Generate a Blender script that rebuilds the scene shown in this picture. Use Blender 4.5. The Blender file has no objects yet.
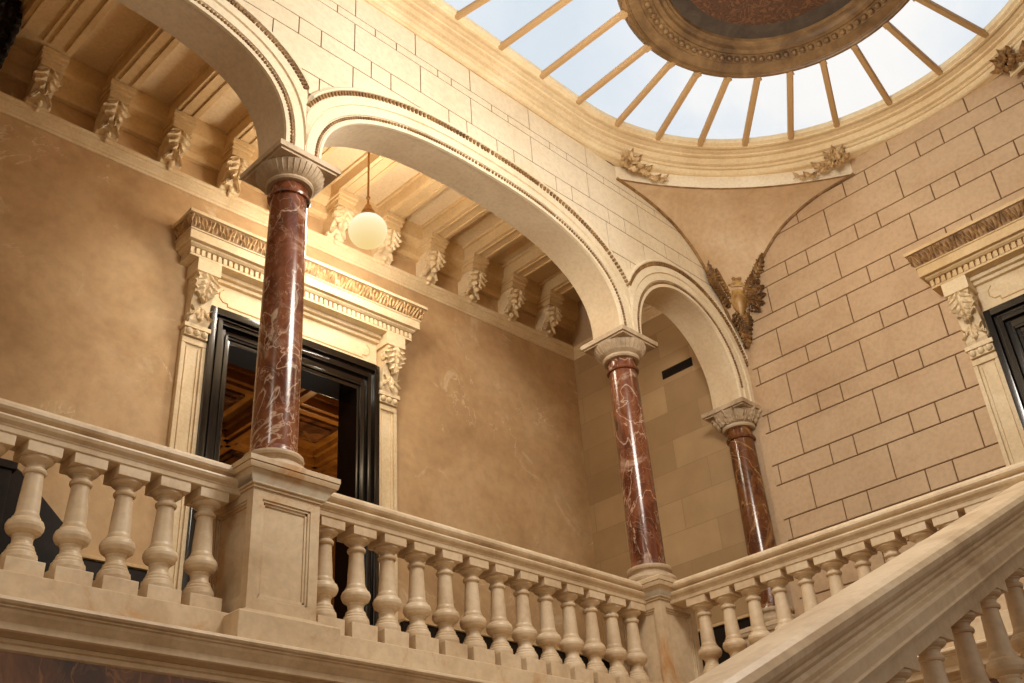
import bpy, bmesh, math, random
from mathutils import Vector, Matrix
random.seed(7)
C = bpy.context.scene.collection
S = 5.5          # metres per survey unit
ZO = 1.65        # eye height above the stair hall floor
PI = math.pi
sin, cos = math.sin, math.cos

# ------------------------------------------------------------------ helpers
def W(p):
    return Vector((p[0]*S, p[1]*S, p[2]*S + ZO))

ORG = {}
def finish(o, label=None, cat=None, group=None, kind=None):
    if label: o['label'] = label
    if cat: o['category'] = cat
    if group: o['group'] = group
    if kind: o['kind'] = kind
    return o

def thing(name, org, label, cat, group=None):
    o = bpy.data.objects.new(name, None)
    o.empty_display_size = 0.1
    C.objects.link(o)
    o.location = W(org)
    ORG[o] = Vector(org)
    return finish(o, label, cat, group)

class M:
    """collects verts / faces in survey units, links them as ONE mesh object"""
    def __init__(self, tf=None):
        self.v = []; self.f = []; self.tf = tf
    def add(self, vs, fs):
        b = len(self.v)
        self.v += [tuple(self.tf(*p)) if self.tf else tuple(p) for p in vs]
        self.f += [tuple(i+b for i in f) for f in fs]
    def box(self, x0, x1, y0, y1, z0, z1):
        vs = [(x, y, z) for x in (x0, x1) for y in (y0, y1) for z in (z0, z1)]
        self.add(vs, [(0,1,3,2),(4,6,7,5),(0,4,5,1),(2,3,7,6),(0,2,6,4),(1,5,7,3)])
    def grid(self, rows, close_u=False, close_v=False, cap=False):
        nv = len(rows); nu = len(rows[0]); vs = [p for r in rows for p in r]; fs = []
        for i in range(nv if close_v else nv-1):
            for j in range(nu if close_u else nu-1):
                a = i*nu+j; b = i*nu+(j+1) % nu
                c = ((i+1) % nv)*nu+(j+1) % nu; d = ((i+1) % nv)*nu+j
                fs.append((a, b, c, d))
        if cap:
            fs.append(tuple(range(nu))[::-1]); fs.append(tuple((nv-1)*nu+j for j in range(nu)))
        self.add(vs, fs)
    def lathe(self, c, prof, seg=32):
        rows = []
        for r, z in prof:
            r = max(r, 1e-5)
            rows.append([(c[0]+r*cos(2*PI*k/seg), c[1]+r*sin(2*PI*k/seg), c[2]+z) for k in range(seg)])
        self.grid(rows, close_u=True, cap=True)
    def prism(self, poly, ext0, ext1, axis):
        """poly in the two axes other than 'axis' (order x,y,z kept); extruded along axis"""
        def mk(p, e):
            return (e, p[0], p[1]) if axis == 0 else (p[0], e, p[1]) if axis == 1 else (p[0], p[1], e)
        self.grid([[mk(p, ext0) for p in poly], [mk(p, ext1) for p in poly]], close_u=True, cap=True)
    def sweep_line(self, prof, path_fn, ts, closed_prof=True):
        """prof points -> path_fn(t, p) -> position; one row per t"""
        self.grid([[path_fn(t, p) for p in prof] for t in ts], close_u=closed_prof, cap=closed_prof)
    def tube(self, pts, r, seg=8):
        pts = [Vector(p) for p in pts]; rows = []
        for i, p in enumerate(pts):
            d = (pts[min(i+1, len(pts)-1)] - pts[max(i-1, 0)]).normalized()
            a = d.orthogonal().normalized() if abs(d.z) > .9 else d.cross(Vector((0, 0, 1))).normalized()
            b = d.cross(a)
            rr = r(i/(len(pts)-1)) if callable(r) else r
            rows.append([tuple(p + rr*(cos(2*PI*k/seg)*a + sin(2*PI*k/seg)*b)) for k in range(seg)])
        self.grid(rows, close_u=True, cap=True)
    def ball(self, c, r, seg=10, rings=6, sq=(1, 1, 1)):
        rows = []
        for i in range(rings+1):
            t = -PI/2 + PI*i/rings
            rr = max(cos(t), .02)
            rows.append([(c[0]+sq[0]*r*rr*cos(2*PI*k/seg), c[1]+sq[1]*r*rr*sin(2*PI*k/seg), c[2]+sq[2]*r*sin(t)) for k in range(seg)])
        self.grid(rows, close_u=True, cap=True)
    def leaf(self, O, R, U, N, w, h, curl=.0, lobes=4, bulge=.35, rip=.13, nu=12, nv=None, thick=None, tip=.75, tilt=0.):
        """an acanthus leaf: lobed outline, sunk midrib, chevron ribs, curling tip; closed solid"""
        O, R, U, N = Vector(O), Vector(R), Vector(U), Vector(N)
        thick = thick or .10*w
        nv = max(12, 5*lobes+3)
        rip = max(rip, .12)
        fr, bk = [], []
        for i in range(nv+1):
            v = i/nv
            hw = .5*w*(sin(PI*(min(1, .14+.86*v))**tip))*(1+.24*cos(2*PI*(lobes*v-.25))) + .015*w
            a, b = [], []
            for j in range(nu+1):
                u = -1+2*j/nu; au = abs(u)
                rib = cos(2*PI*(lobes*(v-.22*au)-.25))
                o = w*bulge*(1-u*u)*(.35+.65*sin(PI*min(1, v+.1))) + w*rip*rib*(.25+.75*au) + curl*(v**2.4) - .22*w*max(0, 1-au/.2) + tilt*v
                p = O + R*(u*hw) + U*(h*(v + .10*au*(1-v)) - curl*.3*max(0, v-.75)) + N*o
                a.append(tuple(p)); b.append(tuple(p - N*(thick+max(0, o)*.5)))
            fr.append(a); bk.append(b[::-1])
        rows = [a+b for a, b in zip(fr, bk)]
        self.grid(rows, close_u=True, cap=True)
    def build(self, name, mat, parent=None, origin=None, bevel=0, angle=16, recalc=True):
        if parent is not None: org = ORG[parent]
        else: org = Vector(origin if origin is not None else (0, 0, 0))
        me = bpy.data.meshes.new(name)
        me.from_pydata([tuple((Vector(v)-org)*S) for v in self.v], [], self.f)
        bm = bmesh.new(); bm.from_mesh(me)
        if recalc: bmesh.ops.recalc_face_normals(bm, faces=bm.faces)
        if bevel:
            bmesh.ops.remove_doubles(bm, verts=bm.verts, dist=1e-5)
            es = [e for e in bm.edges if len(e.link_faces) == 2 and e.calc_face_angle(0) > .6]
            bmesh.ops.bevel(bm, geom=es, offset=bevel*S, segments=2, affect='EDGES', profile=.6, clamp_overlap=True)
        bm.to_mesh(me); bm.free()
        for p in me.polygons: p.use_smooth = True
        me.set_sharp_from_angle(angle=math.radians(angle))
        me.materials.append(mat)
        o = bpy.data.objects.new(name, me); C.objects.link(o)
        if parent is not None: o.parent = parent
        else: o.location = W(org)
        ORG[o] = org
        return o

def copy_child(o, parent, loc=None):
    c = o.copy(); C.objects.link(c); c.parent = parent
    if loc is not None: c.location = loc
    for g in list(o.children): copy_child(g, c)
    return c

# ------------------------------------------------------------------ materials
def srgb(r, g, b):
    f = lambda c: (c/255/12.92) if c/255 <= .04045 else ((c/255+.055)/1.055)**2.4
    return (f(r), f(g), f(b), 1)

def mat(name):
    m = bpy.data.materials.new(name); m.use_nodes = True
    nt = m.node_tree
    return m, nt, nt.nodes['Principled BSDF']

def N(nt, kind, **kw):
    n = nt.nodes.new(kind)
    for k, v in kw.items():
        if k in n.inputs: n.inputs[k].default_value = v
        else: setattr(n, k, v)
    return n

def ramp(nt, fac, stops):
    r = nt.nodes.new('ShaderNodeValToRGB')
    e = r.color_ramp.elements
    while len(e) > 1: e.remove(e[-1])
    e[0].position, e[0].color = stops[0]
    for p, c in stops[1:]:
        x = e.new(p); x.color = c
    nt.links.new(fac, r.inputs[0]); return r.outputs[0]

def stone(name, cols, scale=1.5, rough=.6, bump=.15, bscale=30, spec=.4, world=True, blotch=None, cracks=False):
    m, nt, b = mat(name)
    if world: co = N(nt, 'ShaderNodeNewGeometry').outputs['Position']
    else: co = N(nt, 'ShaderNodeTexCoord').outputs['Object']
    n1 = N(nt, 'ShaderNodeTexNoise', Scale=scale, Detail=7., Roughness=.62, Distortion=.5)
    nt.links.new(co, n1.inputs['Vector'])
    k = len(cols)
    col = ramp(nt, n1.outputs['Fac'], [(.3+.4*i/(k-1), c) for i, c in enumerate(cols)])
    if blotch:
        n3 = N(nt, 'ShaderNodeTexNoise', Scale=blotch[0], Detail=8., Roughness=.7, Distortion=1.2)
        nt.links.new(co, n3.inputs['Vector'])
        fac = ramp(nt, n3.outputs['Fac'], [(blotch[2], (0,0,0,1)), (blotch[3], (1,1,1,1))])
        mx = N(nt, 'ShaderNodeMixRGB'); mx.inputs[2].default_value = blotch[1]
        nt.links.new(fac, mx.inputs[0]); nt.links.new(col, mx.inputs[1]); col = mx.outputs[0]
    if cracks:
        n4 = N(nt, 'ShaderNodeTexNoise', Scale=.9, Detail=5., Roughness=.6, Distortion=1.5); nt.links.new(co, n4.inputs['Vector'])
        a1 = N(nt, 'ShaderNodeMath', operation='SUBTRACT'); a1.inputs[1].default_value = .5; nt.links.new(n4.outputs['Fac'], a1.inputs[0])
        a2 = N(nt, 'ShaderNodeMath', operation='ABSOLUTE'); nt.links.new(a1.outputs[0], a2.inputs[0])
        line = ramp(nt, a2.outputs[0], [(.0015, (1,1,1,1)), (.006, (0,0,0,1))])
        n5 = N(nt, 'ShaderNodeTexNoise', Scale=1.3, Detail=3.); nt.links.new(co, n5.inputs['Vector'])
        msk = ramp(nt, n5.outputs['Fac'], [(.54, (0,0,0,1)), (.62, (.8,.8,.8,1))])
        mm = N(nt, 'ShaderNodeMixRGB', blend_type='MULTIPLY'); mm.inputs[0].default_value = 1
        nt.links.new(line, mm.inputs[1]); nt.links.new(msk, mm.inputs[2])
        mx = N(nt, 'ShaderNodeMixRGB'); mx.inputs[2].default_value = srgb(236,214,178)
        nt.links.new(mm.outputs[0], mx.inputs[0]); nt.links.new(col, mx.inputs[1]); col = mx.outputs[0]
    n2 = N(nt, 'ShaderNodeTexNoise', Scale=bscale, Detail=5., Roughness=.6)
    nt.links.new(co, n2.inputs['Vector'])
    mx = N(nt, 'ShaderNodeMixRGB', blend_type='MULTIPLY'); mx.inputs[0].default_value = .35
    g = ramp(nt, n2.outputs['Fac'], [(.3, (.62,.62,.62,1)), (.6, (1,1,1,1))])
    nt.links.new(col, mx.inputs[1]); nt.links.new(g, mx.inputs[2])
    nt.links.new(mx.outputs[0], b.inputs['Base Color'])
    b.inputs['Roughness'].default_value = rough
    b.inputs['Specular IOR Level'].default_value = spec
    if bump:
        bp = N(nt, 'ShaderNodeBump', Strength=bump, Distance=.02)
        nt.links.new(n2.outputs['Fac'], bp.inputs['Height']); nt.links.new(bp.outputs[0], b.inputs['Normal'])
    return m

def marble(name, cols, vein, scale=2.2, rough=.2):
    m, nt, b = mat(name)
    co = N(nt, 'ShaderNodeNewGeometry').outputs['Position']
    mp = N(nt, 'ShaderNodeMapping'); mp.inputs['Scale'].default_value = (1, 1, .75)
    nt.links.new(co, mp.inputs[0]); co = mp.outputs[0]
    n0 = N(nt, 'ShaderNodeTexNoise', Scale=scale*1.6, Detail=6., Roughness=.65, Distortion=1.4)
    nt.links.new(co, n0.inputs['Vector'])
    col = ramp(nt, n0.outputs['Fac'], cols)
    def veins(sc, dist, lo, hi, amount, c):
        nonlocal col
        n = N(nt, 'ShaderNodeTexNoise', Scale=sc, Detail=4., Roughness=.55, Distortion=dist)
        nt.links.new(co, n.inputs['Vector'])
        s = N(nt, 'ShaderNodeMath', operation='SUBTRACT'); s.inputs[1].default_value = .5
        nt.links.new(n.outputs['Fac'], s.inputs[0])
        a = N(nt, 'ShaderNodeMath', operation='ABSOLUTE'); nt.links.new(s.outputs[0], a.inputs[0])
        f = ramp(nt, a.outputs[0], [(lo, (amount,)*3+(1,)), (hi, (0,0,0,1))])
        mx = N(nt, 'ShaderNodeMixRGB'); mx.inputs[2].default_value = c
        nt.links.new(f, mx.inputs[0]); nt.links.new(col, mx.inputs[1]); col = mx.outputs[0]
    veins(scale*.7, 2.4, .002, .012, .7, vein)
    veins(scale*1.9, 1.8, .002, .012, .25, vein)
    # pale clouds
    n = N(nt, 'ShaderNodeTexNoise', Scale=scale*.8, Detail=5., Roughness=.6, Distortion=2.)
    nt.links.new(co, n.inputs['Vector'])
    f = ramp(nt, n.outputs['Fac'], [(.57, (0,0,0,1)), (.66, (.6,.6,.6,1))])
    mx = N(nt, 'ShaderNodeMixRGB'); mx.inputs[2].default_value = vein
    nt.links.new(f, mx.inputs[0]); nt.links.new(col, mx.inputs[1])
    nt.links.new(mx.outputs[0], b.inputs['Base Color'])
    b.inputs['Roughness'].default_value = rough
    b.inputs['Specular IOR Level'].default_value = .6
    return m

def plain(name, col, rough=.5, metal=0, spec=.5):
    m, nt, b = mat(name)
    b.inputs['Base Color'].default_value = col; b.inputs['Roughness'].default_value = rough
    b.inputs['Metallic'].default_value = metal; b.inputs['Specular IOR Level'].default_value = spec
    return m

m_bal = stone('stone_balustrade', [srgb(192,164,130), srgb(218,194,160), srgb(230,210,180)], 2.2, .42, .06, 22, .5)
m_ped = stone('stone_pedestal', [srgb(186,158,122), srgb(212,188,154), srgb(226,206,174)], 1.6, .5, .05, 18, .35, blotch=(1.3, srgb(196,142,84), .55, .7))
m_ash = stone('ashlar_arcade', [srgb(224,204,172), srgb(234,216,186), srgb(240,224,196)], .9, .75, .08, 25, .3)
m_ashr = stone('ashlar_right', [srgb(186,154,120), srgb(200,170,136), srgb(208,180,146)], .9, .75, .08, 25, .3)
m_joint = plain('mortar_joint', srgb(112,82,50), .9)
m_plas = stone('arch_plaster', [srgb(206,180,146), srgb(218,196,162), srgb(226,206,174)], 1.2, .8, .06, 30, .2)
m_arch = stone('archivolt_plaster', [srgb(226,206,172), srgb(236,218,186), srgb(242,226,198)], 1.5, .7, .03, 30, .3)
m_gilt = stone('aged_gilt', [srgb(92,62,32), srgb(140,102,58), srgb(176,138,86)], 9, .5, .3, 60, .5)
m_bronze = stone('dark_gilt', [srgb(64,42,22), srgb(128,90,46), srgb(190,146,82)], 6, .38, .3, 50, .6)
m_gold2 = stone('worn_gold', [srgb(120,84,42), srgb(186,144,84), srgb(226,190,128)], 5, .35, .2, 50, .6)
m_orn = stone('ornament_gilt', [srgb(120,88,50), srgb(190,154,104), srgb(228,202,158)], 11, .45, .25, 50, .5)  # gilt tone, its dark mottling standing in for shadows among the leaves
m_wall = stone('gallery_plaster', [srgb(176,142,102), srgb(198,164,122), srgb(212,182,142)], .8, .72, .12, 9, .3, blotch=(1.1, srgb(228,206,172), .60, .74), cracks=True)
m_endw = None
m_trim = stone('cream_trim', [srgb(214,188,148), srgb(228,206,168), srgb(236,216,182)], 3, .6, .05, 40, .35)
m_ceil = stone('ceiling_plaster', [srgb(210,184,146), srgb(222,198,160), srgb(230,208,172)], 1.0, .8, .04, 30, .2)
m_beam = stone('beam_plaster', [srgb(196,164,118), srgb(212,182,136), srgb(222,194,150)], 1.5, .7, .05, 30, .3)
m_cap = stone('capital_stone', [srgb(164,140,110), srgb(192,168,138), srgb(212,190,160)], 4, .55, .3, 28, .4)
m_red = marble('red_marble', [(.28, srgb(56,26,14)), (.43, srgb(96,48,26)), (.55, srgb(128,74,46)), (.66, srgb(102,56,36)), (.78, srgb(84,52,40))], srgb(206,178,152), 1.9)
m_red3 = marble('mottled_brown_marble', [(.3, srgb(44,24,16)), (.45, srgb(92,48,26)), (.55, srgb(116,70,36)), (.62, srgb(70,42,28)), (.8, srgb(40,28,24))], srgb(176,132,80), 1.5)
m_dkm = marble('dark_brown_marble', [(.3, srgb(40,24,16)), (.5, srgb(84,50,30)), (.62, srgb(120,74,40)), (.8, srgb(58,38,28))], srgb(160,110,64), 1.2, .3)
m_black = plain('black_lacquer', srgb(22,16,12), .16, 0, .7)
m_dark = stone('dark_wood', [srgb(20,15,11), srgb(32,23,16), srgb(46,33,22)], 3, .55, .05, 20, .2)
m_goldw = stone('golden_wood', [srgb(112,66,24), srgb(160,104,44), srgb(192,136,66)], 2, .3, .05, 20, .6)
m_brass = plain('brass', srgb(150,110,56), .3, .9)
m_pend = stone('pendentive_plaster', [srgb(196,160,118), srgb(218,188,150), srgb(232,208,174)], 1.3, .75, .06, 20, .25)
m_ring = stone('ring_plaster', [srgb(222,194,150), srgb(234,210,168), srgb(242,222,184)], 1.5, .6, .03, 30, .35)
m_frz = stone('frieze_plaster', [srgb(232,212,180), srgb(240,224,196), srgb(246,234,210)], 1.5, .6, .02, 30, .3)
m_bar = plain('glazing_bar_paint', srgb(186,150,104), .5)
m_med = stone('medallion_gilt', [srgb(82,58,34), srgb(118,88,54), srgb(146,114,74)], 4, .5, .15, 40, .5)
m_slate = stone('medallion_grey', [srgb(52,42,34), srgb(66,54,44), srgb(80,66,52)], 5, .6, .05, 40, .4)
m_floor = stone('hall_floor', [srgb(150,122,88), srgb(176,148,110), srgb(196,170,132)], 1, .3, .02, 20, .5)

def endwall_mat():
    m, nt, b = mat('smooth_ashlar')
    g = N(nt, 'ShaderNodeNewGeometry').outputs['Position']
    sep = N(nt, 'ShaderNodeSeparateXYZ'); nt.links.new(g, sep.inputs[0])
    cb = N(nt, 'ShaderNodeCombineXYZ')
    nt.links.new(sep.outputs[1], cb.inputs[0]); nt.links.new(sep.outputs[2], cb.inputs[1])
    br = N(nt, 'ShaderNodeTexBrick', offset=.5, Scale=1.)
    br.inputs['Brick Width'].default_value = .86; br.inputs['Row Height'].default_value = .37
    br.inputs['Mortar Size'].default_value = .004; br.inputs['Mortar Smooth'].default_value = .5
    br.inputs['Color1'].default_value = srgb(166,136,96); br.inputs['Color2'].default_value = srgb(190,160,118)
    br.inputs['Mortar'].default_value = srgb(156,128,90)
    nt.links.new(cb.outputs[0], br.inputs['Vector'])
    n = N(nt, 'ShaderNodeTexNoise', Scale=1.2, Detail=7., Roughness=.65); nt.links.new(g, n.inputs['Vector'])
    r = ramp(nt, n.outputs['Fac'], [(.3, (.74,.72,.68,1)), (.65, (1,1,1,1))])
    mx = N(nt, 'ShaderNodeMixRGB', blend_type='MULTIPLY'); mx.inputs[0].default_value = .8
    nt.links.new(br.outputs['Color'], mx.inputs[1]); nt.links.new(r, mx.inputs[2])
    nt.links.new(mx.outputs[0], b.inputs['Base Color']); b.inputs['Roughness'].default_value = .7
    bp = N(nt, 'ShaderNodeBump', Strength=.12, Distance=.01); bp.invert = True
    nt.links.new(br.outputs['Fac'], bp.inputs['Height']); nt.links.new(bp.outputs[0], b.inputs['Normal'])
    return m
m_endw = endwall_mat()

def painting_mat():
    m, nt, b = mat('painted_ceiling_panel')
    g = N(nt, 'ShaderNodeTexCoord').outputs['Object']
    n = N(nt, 'ShaderNodeTexNoise', Scale=7., Detail=6., Roughness=.65, Distortion=3.); nt.links.new(g, n.inputs['Vector'])
    c = ramp(nt, n.outputs['Fac'], [(.3, srgb(40,26,18)), (.42, srgb(92,58,36)), (.5, srgb(54,34,22)), (.58, srgb(112,74,46)), (.72, srgb(70,44,28))])
    nt.links.new(c, b.inputs['Base Color']); b.inputs['Roughness'].default_value = .7
    return m
m_paint = painting_mat()

def glass_mat():
    m = bpy.data.materials.new('skylight_glass'); m.use_nodes = True
    nt = m.node_tree; nt.nodes.clear()
    out = N(nt, 'ShaderNodeOutputMaterial'); t = N(nt, 'ShaderNodeBsdfTransparent'); gl = N(nt, 'ShaderNodeBsdfGlossy', Roughness=.05)
    t.inputs[0].default_value = (.97, .985, 1, 1); mx = N(nt, 'ShaderNodeMixShader')
    fr = N(nt, 'ShaderNodeFresnel', IOR=1.2); nt.links.new(fr.outputs[0], mx.inputs[0])
    nt.links.new(t.outputs[0], mx.inputs[1]); nt.links.new(gl.outputs[0], mx.inputs[2]); nt.links.new(mx.outputs[0], out.inputs[0])
    return m
m_glass = glass_mat()
def globe_mat():
    m = bpy.data.materials.new('lit_opal_glass'); m.use_nodes = True
    nt = m.node_tree; nt.nodes.clear()
    out = N(nt, 'ShaderNodeOutputMaterial'); em = N(nt, 'ShaderNodeEmission')
    tc = N(nt, 'ShaderNodeTexCoord'); sp = N(nt, 'ShaderNodeSeparateXYZ'); nt.links.new(tc.outputs['Generated'], sp.inputs[0])
    c = ramp(nt, sp.outputs[2], [(.0, (.48,.34,.14,1)), (.45, (.55,.46,.26,1)), (.8, (.62,.57,.45,1))])
    nt.links.new(c, em.inputs[0]); nt.links.new(em.outputs[0], out.inputs[0])
    return m
LAMP = 1.6
m_globe = globe_mat()

# ------------------------------------------------------------------ survey constants
XR = 1.737                      # right wall
YA, YA2 = .967, 1.035           # arcade wall faces
COLX = [-.02, .631, 1.357, 1.72]
SHX = [-.02, .6375, 1.356, 1.72]      # shaft axes
CAPZ = [.985, 1.003, .992, .968]    # top of each abacus
def Bt(u, off, z):              # on the gallery's back wall: u along, off out of the wall
    return (u-.036*off, 1.421+.036*(XR-u)-off, z)
def Rt(u, off, z):              # on the right wall
    return (XR-off, u, z)

# ------------------------------------------------------------------ arches
def arch_curve(c, a, rise, zs, n, zl, zr, q=0., k=40):
    """intrados offset outwards by q : list of (x,z) from left impost to right impost"""
    pts = [(c-a-q, zl)] if zl < zs-1e-4 else []
    aa, rr = a+q, rise+q
    for i in range(k+1):
        t = PI - PI*i/k
        ct, st = cos(t), sin(t)
        pts.append((c+aa*math.copysign(abs(ct)**(2/n), ct), zs+rr*abs(st)**(2/n)))
    if zr < zs-1e-4: pts.append((c+a+q, zr))
    return pts
ARCH = [dict(c=.3055, a=.300, rise=.172, zs=1.008, n=2.9, zl=CAPZ[0], zr=CAPZ[1], x0=-.05, x1=.6345),
        dict(c=.995, a=.3315, rise=.172, zs=1.008, n=2.42, zl=CAPZ[1], zr=CAPZ[2], x0=.6345, x1=1.357),
        dict(c=1.5385, a=.1555, rise=.160, zs=1.008, n=2.0, zl=CAPZ[2], zr=CAPZ[3], x0=1.357, x1=XR)]
def acurve(A, q=0., k=40):
    return arch_curve(A['c'], A['a'], A['rise'], A['zs'], A['n'], A['zl'], A['zr'], q, k)

# arcade wall: a slab whose underside follows the arches
ZT = 1.47
low = [(-.10, .30), (-.03, .30), (-.0299, CAPZ[0]), (ARCH[0]['c']-ARCH[0]['a']-1e-4, CAPZ[0])]
for i, A in enumerate(ARCH):
    low += acurve(A, 0, 48)
    nx = ARCH[i+1]['c']-ARCH[i+1]['a'] if i < 2 else XR
    low += [(A['c']+A['a']+1e-4, CAPZ[i+1]), (nx-1e-4, CAPZ[i+1])]
w = M()
rows = [[(x, YA, ZT) for x, z in low], [(x, YA, z) for x, z in low], [(x, YA2, z) for x, z in low], [(x, YA2, ZT) for x, z in low]]
w.grid(rows, close_v=True)
w.add([r[0] for r in rows], [(0,1,2,3)]); w.add([r[-1] for r in rows], [(3,2,1,0)])
wa = w.build('wall_arcade', m_plas, origin=(.995, 1.0, .97), recalc=False)
finish(wa, 'cream arcade wall with three arches on red marble columns', None, None, 'structure')

# mortar ground + raised ashlar blocks over the arches
def envelope(x, q=.0545):
    e = 0
    for A in ARCH:
        if abs(x-A['c']) < A['a']+q:
            r = abs((x-A['c'])/(A['a']+q)); e = max(e, A['zs']+(A['rise']+q)*max(0, 1-r**A['n'])**(1/A['n']))
    return e
def clip_block(m, x0, x1, z0, z1, g, yb, yf):
    n = max(4, int((x1-x0)/.004)); run = []
    def flush(run):
        if len(run) < 3: return
        lo = [(x, yf, b) for x, b in run]; hi = [(x, yf, z1-g) for x, b in run]
        lob = [(x, yb, b) for x, b in run]; hib = [(x, yb, z1-g) for x, b in run]
        m.grid([lo, hi, hib, lob], close_v=True)
        k = len(run)
        m.add([lo[0], hi[0], hib[0], lob[0]], [(0,1,2,3)]); m.add([lo[-1], hi[-1], hib[-1], lob[-1]], [(3,2,1,0)])
    for i in range(n+1):
        x = x0+g+(x1-x0-2*g)*i/n
        b = max(z0+g, envelope(x))
        if b < z1-g-.003: run.append((x, b))
        else:
            flush(run); run = []
    flush(run)
g = .0011
tall = [-.03, .12, .268, .418, .568, .7178, .855, .9705, 1.121, 1.2768, 1.4295, 1.585, XR-.006]
shortA = [-.03, .12, .268, .315, .357, .465, .505, .614, .655, .7515, .7914, .9166, .958, 1.030, 1.072, 1.1814, 1.2246, 1.3296, 1.3778, 1.5068, 1.552, 1.66, XR-.006]
shortB = [-.03, .12, .268, .325, .37, .48, .52, .62, .683, .759, .8034, .8947, .9258, 1.0228, 1.0642, 1.1738, 1.2212, 1.3288, 1.3774, 1.49, 1.53, 1.64, XR-.006]
rowsA = [(1.062, 1.1285, tall), (1.1285, 1.1695, shortA), (1.1695, 1.236, [x+.0 for x in [-.03, .12, .268, .42, .57, .7160, .87, .97, 1.12, 1.3185, 1.43, 1.585, XR-.006]]), (1.236, 1.272, shortA), (1.272, 1.3335, tall), (1.3335, 1.351, shortB), (1.351, 1.4035, [-.03, .12, .268, .42, .57, .7185, .845, .9715, 1.1212, 1.2819, 1.43, 1.585, XR-.006])]
blk = M()
for z0, z1, xs in rowsA:
    for x0, x1 in zip(xs[:-1], xs[1:]): clip_block(blk, x0, x1, z0, z1, g, .9668, .9642)
bo = blk.build('ashlar_facing', m_ash, parent=wa, bevel=0)
mj = M()
xs = [-.09+(XR+.09)*i/500 for i in range(501)]
lo = [(x, min(1.41, max(1.055, envelope(x)))) for x in xs]
mj.grid([[(x, .9655, z) for x, z in lo], [(x, .9655, 1.41) for x, z in lo]])
mj.build('mortar_bed', m_joint, parent=wa, recalc=False)

# archivolts
def archivolt(A, idx):
    yf = YA
    prof = [(-.0005, yf+.003), (-.0005, yf-.002), (.004, yf-.003), (.0045, yf-.0015), (.0125, yf-.0015), (.013, yf-.0045), (.0265, yf-.0045), (.027, yf-.0035), (.0285, yf-.0035), (.029, yf-.007),
            (.0425, yf-.007), (.043, yf-.006), (.0505, yf-.006), (.051, yf-.0105), (.0535, yf-.0115), (.0575, yf-.0085), (.0578, yf-.001), (.0578, yf+.003)]
    m = M()
    curves = [acurve(A, q, 72) for q, y in prof]
    ok = range(len(curves[0]))
    def cl(x): return min(max(x, A['x0']+.0003), A['x1']-.0003)
    def ay(j, i):
        x = curves[j][i][0]
        return prof[j][1] if cl(x) == x else max(prof[j][1], yf-.0045)
    m.grid([[(cl(curves[j][i][0]), ay(j, i), curves[j][i][1]) for j in range(len(prof))] for i in ok])
    ao = m.build('archivolt', m_arch, parent=wa, recalc=False, angle=14)
    # small beads along the inner edge, larger tongues along the outer edge
    def along(q, step):
        c = acurve(A, q, 400); out = []; acc = 0
        for p, r in zip(c[:-1], c[1:]):
            d = math.dist(p, r); acc += d
            if acc >= step:
                acc = 0; t = math.atan2(r[1]-p[1], r[0]-p[0])
                if A['x0']+.003 < r[0] < A['x1']-.003: out.append((r[0], r[1], t))
        return out
    b = M()
    for x, z, t in along(.0085, .0047):
        b.ball((x, yf-.0025, z), .0027, 6, 4)
    b.build('bead_row', m_gilt, parent=ao)
    d = M()
    for x, z, t in along(.0468, .0060):
        ux, uz = cos(t), sin(t); nx, nz = -uz, ux
        vs = []
        for du, dn, y in [(-.0024,-.0033,yf-.0055),(.0024,-.0033,yf-.0055),(.0027,.0036,yf-.0055),(-.0027,.0036,yf-.0055),(-.0017,-.0027,yf-.0088),(.0017,-.0027,yf-.0088),(.002,.003,yf-.0102),(-.002,.003,yf-.0102)]:
            vs.append((x+ux*du+nx*dn, y, z+uz*du+nz*dn))
        d.add(vs, [(0,1,2,3),(4,7,6,5),(0,4,5,1),(1,5,6,2),(2,6,7,3),(3,7,4,0)])
    d.build('tongue_row', m_gilt, parent=ao)
for i, A in enumerate(ARCH): archivolt(A, i)

# ------------------------------------------------------------------ right wall
w = M(); w.box(XR, XR+.04, -.35, 1.46, -.3, 1.47)
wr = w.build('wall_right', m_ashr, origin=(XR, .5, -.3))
finish(wr, 'tan right wall of raised rectangular stone blocks with dark joints', None, None, 'structure')
mj = M(Rt); mj.box(-.35, .952, -.001, .0012, .02, 1.43); mj.build('mortar_bed', m_joint, parent=wr)
blk = M(Rt)
tl = [.9525]+[.8790-.1625*k for k in range(0, 8)]
sh = [.9525, .939]
for k in range(0, 8): sh += [.8255-.1625*k, .7755-.1625*k]
tall_rows = [(.264,.3335),(.373,.4435),(.4835,.553),(.593,.6515),(.6803+.0425,.7927),(.8343,.9045),(.9435,1.0125),(1.0512,1.1173),(1.1560,1.2210),(1.2588,1.3285),(1.3665,1.43)]
short_rows = [(.3335,.373),(.4435,.4835),(.553,.593),(.6515,.7228-.0),(.7927,.8343),(.9045,.9435),(1.0125,1.0512),(1.1173,1.1560),(1.2210,1.2588),(1.3285,1.3665)]
short_rows[3] = (.6812,.7228); tall_rows[3] = (.6115,.6812); short_rows[2] = (.5705,.6115); tall_rows[2] = (.501,.5705)
short_rows[1] = (.4605,.501); tall_rows[1] = (.391,.4605); short_rows[0] = (.3505,.391); tall_rows[0] = (.281,.3505)
PB = M(Rt)
def bblock(y0, y1, z0, z1):
    a, b = min(y0, y1)+g, max(y0, y1)-g
    c, d = z0+g, z1-g; e = .0007
    lo = [(a, 0, c), (b, 0, c), (b, 0, d), (a, 0, d)]
    mi = [(a, .0026, c), (b, .0026, c), (b, .0026, d), (a, .0026, d)]
    hi = [(a+e, .0034, c+e), (b-e, .0034, c+e), (b-e, .0034, d-e), (a+e, .0034, d-e)]
    blk.grid([lo, mi, hi], close_u=True, cap=True)
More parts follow.
